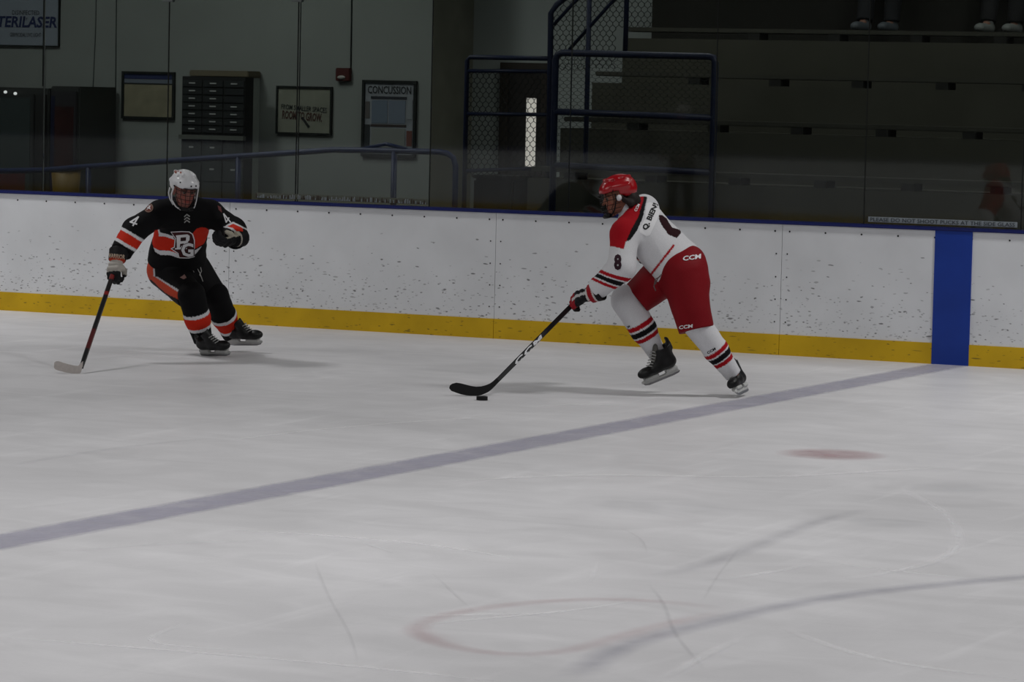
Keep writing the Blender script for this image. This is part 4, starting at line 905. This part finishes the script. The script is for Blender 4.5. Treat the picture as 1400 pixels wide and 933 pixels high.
    cage(hc, HR, h)
    for sx in (-1, 1):
        L = lambda x, y, z: hc+HR@np.array([sx*x, y, z])
        MB().tube([L(.098, .03, .03), L(.103, .012, -.03), L(.098, .02, -.075), L(.075, .06, -.115), L(.045, .09, -.13)], [.006, .006, .006, .005, .005], 8).obj('side_strap', hm, h, True)
        MB().tube([L(.097, -.05, .0), L(.104, -.045, -.04), L(.10, -.01, -.08), L(.085, .03, -.11)], [.005, .005, .005, .005], 8).obj('ear_loop', hm, h, True)
    MB().tube([hc+HR@np.array([x, .125-abs(x)*.6, -.118-.0*abs(x)]) for x in (-.045, -.02, 0, .02, .045)], .014, 8).obj('chin_cup', M_cage, h, True)
    for x, y, a in ((240, 235, 2.4), (243.5, 233, 2.2), (247, 236, 1.6)):
        decal_poly('helmet_logo', [(x-a, y+a*.6), (x-a*.3, y-a), (x+a, y-a*.5), (x+a*.4, y+a)], h, mat('helmet logo rust', '#8a4a38', .5), .002)
    for x, y in ((261.5, 255), (268, 254.5), (246.5, 249.5), (236, 236.5)): decal_poly('helmet_screw', [(x-1, y-1), (x+1, y-1), (x+1, y+1), (x-1, y+1)], h, M_bk, .002)
    # stick
    d0 = ice_depth(108, 511); heel = at_depth(109.5, 507.5, d0-.01); top = J['haR']-J['bkR']*.045+nrm(J['haR']-J['wrR'])*.035; hp = p(153, 379, -.70)
    st = thing('hockey_stick', heel, 'black and red hockey stick with white taped blade held by the player in black', 'hockey stick')
    dirn = nrm(hp-heel); butt = hp+dirn*.16; shaft_obj(st, heel+dirn*.05, butt, .0165, [(0, .10, '#101012'), (.10, .17, '#101012'), (.17, .36, '#4e1517'), (.36, .70, '#121214'), (.70, .735, '#7c1d1c'), (.735, .86, '#141416'), (.86, 1.2, '#6d1a1a')], bbox_p=top)
    blade_obj(st, [(73.7, 503), (74.2, 496), (76.5, 494.3), (80, 494.2), (87, 496.5), (94, 498.4), (101, 500), (107, 500.5), (110, 497), (113.5, 494), (113, 500), (110.5, 509), (109, 511), (104, 511.3), (96, 510.4), (89, 509.3), (80, 507), (75.4, 505.5)], d0, .012, M_tape, .06)
    return per
def shaft_obj(st, a, b, r, segs, bbox_p=None):
    d = nrm(b-a); x = nrm(np.cross(d, fw)); y = np.cross(d, x); L = np.linalg.norm(b-a)
    V = []; F = []; C = []; ts = sorted({0, 1.0}|{min(1, max(0, s[0])) for s in segs}|{min(1, s[0]+1e-3) for s in segs})
    for t in ts:
        w = r*(.9 if t < .08 else 1)
        for cx, cy in ((-1, -.65), (-.65, -1), (.65, -1), (1, -.65), (1, .65), (.65, 1), (-.65, 1), (-1, .65)):
            V.append(a+d*L*t+x*cx*w+y*cy*w*.68); c = [s[2] for s in segs if s[0] <= t-1e-4 < s[1]+1e-9] or [segs[0][2]]; C.append(srgb(c[-1]))
    n = len(ts)
    for i in range(n-1):
        for k in range(8): F.append((i*8+k, i*8+(k+1) % 8, (i+1)*8+(k+1) % 8, (i+1)*8+k))
    F += [tuple(range(8))[::-1], tuple((n-1)*8+k for k in range(8))]
    return link_mesh('shaft', V, F, mat('stick shaft', (1, 1, 1), .35, attr=True, spec=.4), st, False, np.array(C))
def blade_obj(st, poly, d0, th, m, curve):
    V, F = fine(np.array(poly, float), [list(range(len(poly)))], 5); um = max(q[0] for q in poly); W = um-min(q[0] for q in poly)
    n = len(V); A = [at_depth(u, v, d0-curve*((um-u)/W)**2-th/2) for u, v in V]; Bk = [q+fw*th for q in A]
    E_ = {}
    for f in F:
        for i in range(len(f)):
            e = (f[i], f[(i+1) % len(f)]); E_[e] = 1
    side = [(b_, a_, a_+n, b_+n) for (a_, b_) in E_ if (b_, a_) not in E_]
    FF = [tuple(f) for f in F]+[tuple(i+n for i in f[::-1]) for f in F]+side
    return link_mesh('blade', A+Bk, FF, m, st)
# ---------------------------------------------------------------- player in white and red
def player_red():
    B = ice_depth(1018, 543)
    p = lambda u, v, d: at_depth(u, v, B+d)
    J = dict(neck=p(862, 291, .06), shL=p(854, 319, -.12), shR=p(881, 286, .22), chest=p(884, 312, .06), waist=p(905, 340, .04), pelvis=p(926, 367, .02),
             elL=p(850, 366, -.20), wrL=p(810, 401, -.05), haL=p(791, 409, .00), elR=p(892, 335, .46), wrR=p(878, 345, .36), haR=p(870, 338, .28),
             hipL=p(934, 374, -.08), hipR=p(914, 370, .13), knL=p(955, 446, -.12), knR=p(858, 414, .10), anL=p(1003, 513, -.02), anR=p(901, 488, .20),
             ftL=p(1012, 533, -.10), ftR=p(885, 515, .16))
    J['bkL'] = nrm(up*.55-rt*.15-fw*.8); J['thL'] = 1; J['cuL'] = .75; J['bkR'] = nrm(fw*.8+up*.3); J['thR'] = -1; J['cuR'] = .8
    per = thing('person', (*((J['ftL']+J['ftR'])/2)[:2], 0), 'bent forward hockey player in white and red with red helmet, pushing the puck', 'person')
    hc = p(845, 268.5, .02); face = nrm(-rt*.94-fw*.12-up*.26); HR = frame(face, up)
    body = body_mesh(J, per, srgb('#8a5a48'), hc, HR, (.018, .010, .008))
    W = J['shL']-J['shR']; ax = nrm(J['pelvis']-J['chest'])
    pr = [cone(J['chest']-ax*.03, .175, J['waist'], .19, wax=W, ratio=.80, k=.06), cone(J['waist'], .19, p(926, 361.5, .03), .214, wax=W, ratio=.80, cap1=True, k=.05),
          cone(J['shL'], .088, J['shR'], .088, k=.07), cone(J['shL'], .096, J['elL'], .090, k=.05), cone(J['elL'], .096, J['wrL']-nrm(J['wrL']-J['elL'])*.045, .074, cap1=True, k=.03),
          cone(J['shR'], .09, J['elR'], .08, k=.05), cone(J['elR'], .082, J['wrR'], .065, cap1=True, k=.03), cone(J['neck']+ax*.02, .08, J['neck']+up*.01-rt*.01, .066, cap1=True, k=.04)]
    Z = lambda a, b: (760+a/6.22, 225+b/6.22)
    def cf(V):
        U, Vv = pix(V); C = np.tile(WHT*.97, (len(V), 1)); dn = (V-(J['chest']))@fw
        near = dn < .10
        red = [Z(640, 240), Z(690, 236), Z(752, 232), Z(745, 300), Z(700, 450), Z(640, 560), Z(600, 650), Z(575, 720), Z(450, 690), Z(445, 590), Z(480, 500), Z(570, 430), Z(640, 345)]
        blk = [Z(745, 240), Z(772, 240), Z(775, 290), Z(740, 450), Z(690, 565), Z(630, 645), Z(598, 655), Z(640, 555), Z(700, 445), Z(745, 300)]
        farsh = (segd(V, J['shR'], (J['shR']+J['elR'])/2) < .14) & (dn > .17)
        C[farsh] = RED; C[near & inpoly(U, Vv, red)] = RED; C[near & inpoly(U, Vv, blk)] = BLK*1.3
        fL = segd(V, J['elL'], J['wrL']); n = nrm([-.30, .95]); s = (U-838)*n[0]+(Vv-385.5)*n[1]+.010*(U-838)**2*.35
        arm = (U < 868) & (Vv > 362) & ((fL < .14)) & (U < 866-(Vv-385)*.6)
        for a, b, c in ((-10, -5.0, RED), (-3.2, 2.8, BLK*1.2), (5.0, 9.0, RED)): C[arm & (s >= a) & (s < b)] = c
        num = [(901, 294), (905, 294), (911, 299), (919, 311), (930, 315), (931, 319), (925, 326), (914, 321.5), (905, 309), (901, 300)]
        C[near & inpoly(U, Vv, num)] = srgb('#2a0f14')
        t = ((U-921)*(892-921)+(Vv-336)*(373-336))/((29**2+37**2)); cu = 4*(t*(1-t))*3.0; dx = ((U-921)*37+(Vv-336)*29)/47.+cu*0
        C[near & (np.abs(dx) < 1.5) & (t > -.02) & (t < 1.12) & ~arm] = RED
        # far side: the same piping mirrored
        return C
    jer = clothing('jersey', pr, fabric('white jersey knit'), per, cf, .006, .04, .009, 8, ax, 41)
    nm = [Z(770, 330), Z(800, 320), Z(870, 345), Z(890, 390), Z(860, 470), Z(800, 600), Z(770, 612), Z(715, 580), Z(710, 560), Z(760, 450)]
    decal_poly('name_plate', nm, jer, mat('name plate white', '#dedee0', .8), .0025)
    decal_text('name_lettering', 'Q. BIENI', 889.5, 296.5, 9, 66, jer, M_bk, wpx=39, bold=.045, off=.005)
    decal_text('sleeve_number', '8', 844.6, 358.6, 22, 0, jer, mat('number dark maroon', '#2c1420', .8), wpx=10.5, bold=.05, off=.004)
    decal_text('back_number_mark', 'CCM', 871, 284, 4, 62, jer, M_wt, wpx=11, bold=.03, off=.005)
    # pants
    kc = J['knL']+nrm(J['hipL']-J['knL'])*.0
    pr = [cone(p(937, 366, .01), .158, J['pelvis']+ax*.05, .190, wax=W, ratio=.85, k=.05), cone(p(945, 356, -.02), .082, p(944, 385, -.06), .125, k=.05), cone(J['hipL'], .158, p(952, 452, -.12), .122, cap1=True, k=.05),
          cone(J['hipR'], .150, p(869, 410, .11), .118, cap1=True, k=.05)]
    def cp(V):
        C = np.tile(srgb('#7d0b16'), (len(V), 1)); return C*(.92+.2*vnoise(V, 4, 9))[:, None]
    pt = clothing('hockey_pants', pr, fabric('red pants nylon', .65), per, cp, .008, .04, .010, 6, None, 51)
    decal_text('waist_lettering', 'CCM', 946, 352, 6.5, 8, pt, M_wt, wpx=25, bold=.03, shear=.2, off=.005)
    decal_text('hem_lettering', 'CCM', 937.5, 447, 5, 7, pt, M_wt, wpx=19, bold=.03, shear=.2, off=.005)
    for q in ([(905, 375), (899, 381), (896, 389)], [(903, 378), (896, 382), (894, 392), (896.5, 398)]):
        MB().tube([at_depth(u, v, B-.20) for u, v in q], .004, 6).obj('waist_lace', mat('dark speckled lace', '#5b4a4a', .8), pt, True)
    # socks
    for s, a, b, st, mid, sd in (('R', J['knR'], J['anR'], ((.35, .425, RED), (.455, .545, BLK*1.2), (.575, .645, RED)), .088, 61), ('L', J['knL'], J['anL'], ((.455, .525, RED), (.55, .645, BLK*1.2), (.665, .735, RED)), .084, 67)):
        d = nrm(b-a); pr = [cone(a-d*.02, .108 if s == 'R' else .100, a+(b-a)*.5, mid, k=.03), cone(a+(b-a)*.5, mid, b-d*.0, .060, cap1=True, k=.03)]
        o = clothing('sock', pr, fabric('white striped sock'), per, lambda V, a=a, b=b, st=st: bands(segt(V, a, b), st, WHT), .007, .03, .006, 9, None, sd)
        if s == 'L': decal_text('sock_mark', 'CCM', 972.5, 480, 3.6, 30, o, M_bk, wpx=13, bold=.03, off=.003)
        else: decal_text('sock_mark', 'CCM', 857, 448.5, 3, 30, o, M_bk, wpx=9, bold=.03, off=.003)
    # skates
    c = p(907, 519, .17); skate(None, nrm(p(883, 529, .10)-p(933, 508.5, .20)), c, nrm(up*.92+rt*.38), per)
    c = p(1017, 538, -.0); c[2] = max(c[2], .012); skate(None, nrm(-fw*.85-rt*.30-up*.10), c, nrm(up*.88-rt*.46+fw*.02), per)
    def gl(q, L):
        d, n_, t = q.T; C = np.tile(np.array(srgb('#8e1420')), (len(q), 1)); C[d < -.035] = srgb('#1a1416'); C[(d > -.035) & (d < -.022)] = srgb('#bdb6b4')
        C[(d > .02) & (d < .038) & (n_ > 0)] = srgb('#c4c0be'); C[(d >= .038) & (d < L+.02)] = srgb('#16161a'); C[(d >= .038) & (np.abs(t) < .012)] = srgb('#b9b9b9'); C[(d >= L+.045)] = srgb('#8e1420'); C[(n_ < -.015) & (d > 0)] = srgb('#19110f'); return C
    make_glove(J['wrL'], J['haL'], J['bkL'], 1, .75, .082, gl, per)
    make_glove(J['wrR'], J['haR'], J['bkR'], -1, .8, .070, gl, per)
    hm = mat('red helmet shell', '#990d17', .28, spec=.5, var=.03); h = helmet(hc+HR@np.array([0, -.004, .014]), HR, hm, per, True)
    cage(hc, HR, h)
    L = lambda x, y, z: hc+HR@np.array([x, y, z])
    for sx in (-1, 1):
        MB().tube([L(sx*.092, .03, .02), L(sx*.096, .035, -.02), L(sx*.086, .06, -.08), L(sx*.05, .09, -.12)], [.006, .005, .005, .005], 8).obj('side_strap', M_cage, h, True)
        MB().sphere(L(sx*.094, .012, -.012), (.02, .02, .022), 10, 8).obj('ear_guard', mat('white ear guard', '#c9c9cc', .4), h, True)
    MB().tube([L(x, .125-abs(x)*.6, -.112) for x in (-.05, -.02, 0, .02, .05)], .016, 8).obj('chin_cup', M_cage, h, True)
    P = [ell(L(0, -.085, -.03), (.078, .045, .07), HR), ell(L(0, -.10, -.06), (.06, .04, .05), HR, k=.03), cone(L(-.08, -.02, -.03), .018, L(-.075, -.06, -.075), .022, k=.03), cone(L(.08, -.02, -.03), .018, L(.075, -.06, -.075), .022, k=.03)]
    V, F = nets(P, .006, .03); V = wrinkle(V, F, .012, 30, HR[:, 2], 71); link_mesh('hair', V, F, mat('dark brown hair', '#1a100d', .7, var=.3, scale=80), per, True)
    V, F = nets([cone(J['neck']+(hc-J['neck'])*.05, .078, J['neck']+(hc-J['neck'])*.42, .068, k=.02)], .007, .02); link_mesh('neck_guard', V, F, mat('white collar', '#c4c4c8', .8), per, True)
    # stick
    d0 = ice_depth(655, 541.5); a = at_depth(676, 524.5, d0+.01); hp = p(779, 420.5, .07); d = nrm(hp-a); butt = hp+d*.72
    st = thing('hockey_stick', at_depth(660, 541, d0), 'black hockey stick with white lettering and black blade, held behind the puck', 'hockey stick')
    sh = shaft_obj(st, a, butt, .0165, [(0, 1.0, '#131316'), (.42, 1.0, '#1c1518')])
    blade_obj(st, [(614, 531), (615, 527.5), (618, 525), (624, 523.5), (630, 524.4), (636, 526), (644, 528), (651, 529), (658, 528.6), (664, 527), (670, 524.5), (674, 521.5), (679, 517), (683, 521.5), (677, 528), (672, 533), (668, 536), (664, 538), (658, 540.6), (653, 541.5), (645, 541.6), (638, 541), (630, 539.4), (623, 537), (617, 534.8)], d0, .012, mat('black blade', '#0d0d0f', .55, var=.2, scale=40), .05)
    an = math.degrees(math.atan2(524.5-420.5, 779-676))
    decal_text('shaft_lettering', 'CCM', 722.5, 479, 6.0, an, sh, M_wt, wpx=52, bold=.05, shear=.5, off=.003, spacing=1.25)
    return per
PB = player_black(); PR = player_red()
pk = on_ice(659, 547.5)
MB().tube([(pk[0], pk[1], .0015), (pk[0], pk[1], .0254)], .0381, 28).obj('puck', mat('black rubber', '#0c0c0d', .7, var=.1)); tag(bpy.data.objects['puck'], 'small black puck on the ice just under the black stick blade', 'puck')

# ---------------------------------------------------------------- people in the dim background
def simple_person(J, label, colf, skin, facing, feet_dir, cat='person', hel=None, vox=.012):
    per = thing('person', (*J['pelvis'][:2], J['base']), label, cat)
    hc = J['head']; HR = frame(facing, np.array([0, 0, 1.])); W = J['shL']-J['shR']
    P = head_prims(hc, HR)+[cone(hc-HR[:, 2]*.06, .05, J['neck'], .056, k=.02), cone(J['shL'], .06, J['shR'], .06, k=.05), cone(J['neck']-np.array([0, 0, .1]), .14, J['pelvis'], .14, wax=W, ratio=.65, k=.05)]
    for s in 'LR':
        P += [cone(J['sh'+s], .055, J['el'+s], .042, k=.03), cone(J['el'+s], .042, J['wr'+s], .028), cone(J['hip'+s], .085, J['kn'+s], .058, k=.04), cone(J['kn'+s], .055, J['an'+s], .036, k=.02)]
        d = nrm(J['wr'+s]-J['el'+s]); P += hand_prims(J['wr'+s], J['wr'+s]+d*.07, np.cross(d, [0, 0, 1.])+.01, 1, .5)
        P.append(cone(J['an'+s], .035, J['an'+s]+feet_dir*.08-np.array([0, 0, .05]), .03))
    V, F = nets(P, .010, .03); link_mesh('body', V, F, M_skin, per, True, skin_cols(V, hc, HR, skin))
    up_ = [cone(J['neck']-np.array([0, 0, .06]), .17, J['pelvis'], .18, wax=W, ratio=.72, cap1=True, k=.05), cone(J['shL'], .085, J['shR'], .085, k=.05)]
    for s in 'LR': up_ += [cone(J['sh'+s], .085, J['el'+s], .075, k=.04), cone(J['el'+s], .075, J['wr'+s], .06, cap1=True, k=.03)]
    V, F = nets(up_, vox, .04); V = wrinkle(V, F, .01, 8, None, 81); link_mesh('jacket', V, F, colf[0], per, True)
    lo_ = [cone(J['pelvis']+np.array([0, 0, .05]), .17, J['pelvis'], .17, wax=W, ratio=.8, k=.04)]
    for s in 'LR': lo_ += [cone(J['hip'+s], .12, J['kn'+s], .085, k=.04), cone(J['kn'+s], .085, J['an'+s], .075, cap1=True, k=.03)]
    V, F = nets(lo_, vox, .04); V = wrinkle(V, F, .01, 8, None, 83); link_mesh('trousers', V, F, colf[1], per, True)
    for s in 'LR':
        a = J['an'+s]-np.array([0, 0, .05]); V, F = nets([cone(a-feet_dir*.04, .045, a+feet_dir*.14, .042, k=.02), ell(a+feet_dir*.17, (.045, .045, .035), k=.02), cone(a-feet_dir*.02, .045, a+np.array([0, 0, .07]), .05, cap1=True, k=.02),
            sub(boxp(a+feet_dir*.06-np.array([0, 0, .085]), (.3, .3, .04), rad=.002, k=.004))], .007, .02)
        sh_ = link_mesh('shoe', V, F, colf[2], per, True)
        MB().tube([a-feet_dir*.05-np.array([0, 0, .043]), a+feet_dir*.17-np.array([0, 0, .043])], .036, 10).obj('sole', colf[3], sh_, True) if False else None
    if hel: helmet(hc+HR@np.array([0, -.004, .012]), HR, hel, per, False)
    return per
q_ = on_ice(940, 302); bx, by = q_[0], .12-q_[1]+.3; Z3 = lambda dx, dy, z: np.array([bx+dx, by+dy, z])
Jb = dict(base=0, head=Z3(0, 0, 1.74), neck=Z3(0, 0, 1.56), shL=Z3(-.21, 0, 1.47), shR=Z3(.21, 0, 1.47), pelvis=Z3(0, 0, 1.0), elL=Z3(-.30, .03, 1.2), elR=Z3(.30, .03, 1.2), wrL=Z3(-.2, .28, 1.08), wrR=Z3(.2, .28, 1.08),
          hipL=Z3(-.10, 0, .98), hipR=Z3(.10, 0, .98), knL=Z3(-.14, .04, .56), knR=Z3(.14, .04, .56), anL=Z3(-.16, 0, .14), anR=Z3(.16, 0, .14))
simple_person(Jb, 'dark clad figure with pale helmet standing on the ice, faintly mirrored in the glass', [mat('dark uniform', '#121213', .8), mat('brown dark pants', '#2a1c18', .8), mat('dark skate', '#111112', .6), M_bk], srgb('#7a4c44'), (0, 1, 0), np.array([0, 1., 0]), hel=mat('pale helmet', '#c8c8c8', .35))
def seated(u, label, c1, c2, c3):
    x = P_(u, 10, 4.1)[0]; z0 = tz[3]+.012; zs_ = tz[3]+.38; K = lambda dx, y, z: np.array([x+dx, y, z])
    Js = dict(base=z0, head=K(.02, 4.45, zs_+.74), neck=K(0, 4.5, zs_+.57), shL=K(.2, 4.5, zs_+.49), shR=K(-.2, 4.5, zs_+.49), pelvis=K(0, 4.56, zs_+.13), elL=K(.25, 4.38, zs_+.28), elR=K(-.25, 4.38, zs_+.28), wrL=K(.1, 4.2, zs_+.2), wrR=K(-.1, 4.2, zs_+.2),
              hipL=K(.09, 4.52, zs_+.12), hipR=K(-.09, 4.52, zs_+.12), knL=K(.13, 4.12, zs_+.13), knR=K(-.12, 4.12, zs_+.13), anL=K(.13, 4.06, z0+.09), anR=K(-.10, 3.98, z0+.09))
    simple_person(Js, label, [mat('dim jacket', c1, .8), mat('dim trousers', c2, .8), mat('dim shoe', c3, .6), M_bk], srgb('#7a5a4c'), nrm([.2, -1, -.1]), nrm([-.15, -1, 0.]))
seated(1203, 'spectator seated high in the dark stands, left one, only legs and shoes in view', '#1a1c20', '#15171a', '#4a5054')
seated(1372, 'spectator seated high in the stands at the right edge, pale shoes in view', '#201c1a', '#101112', '#6c706d')
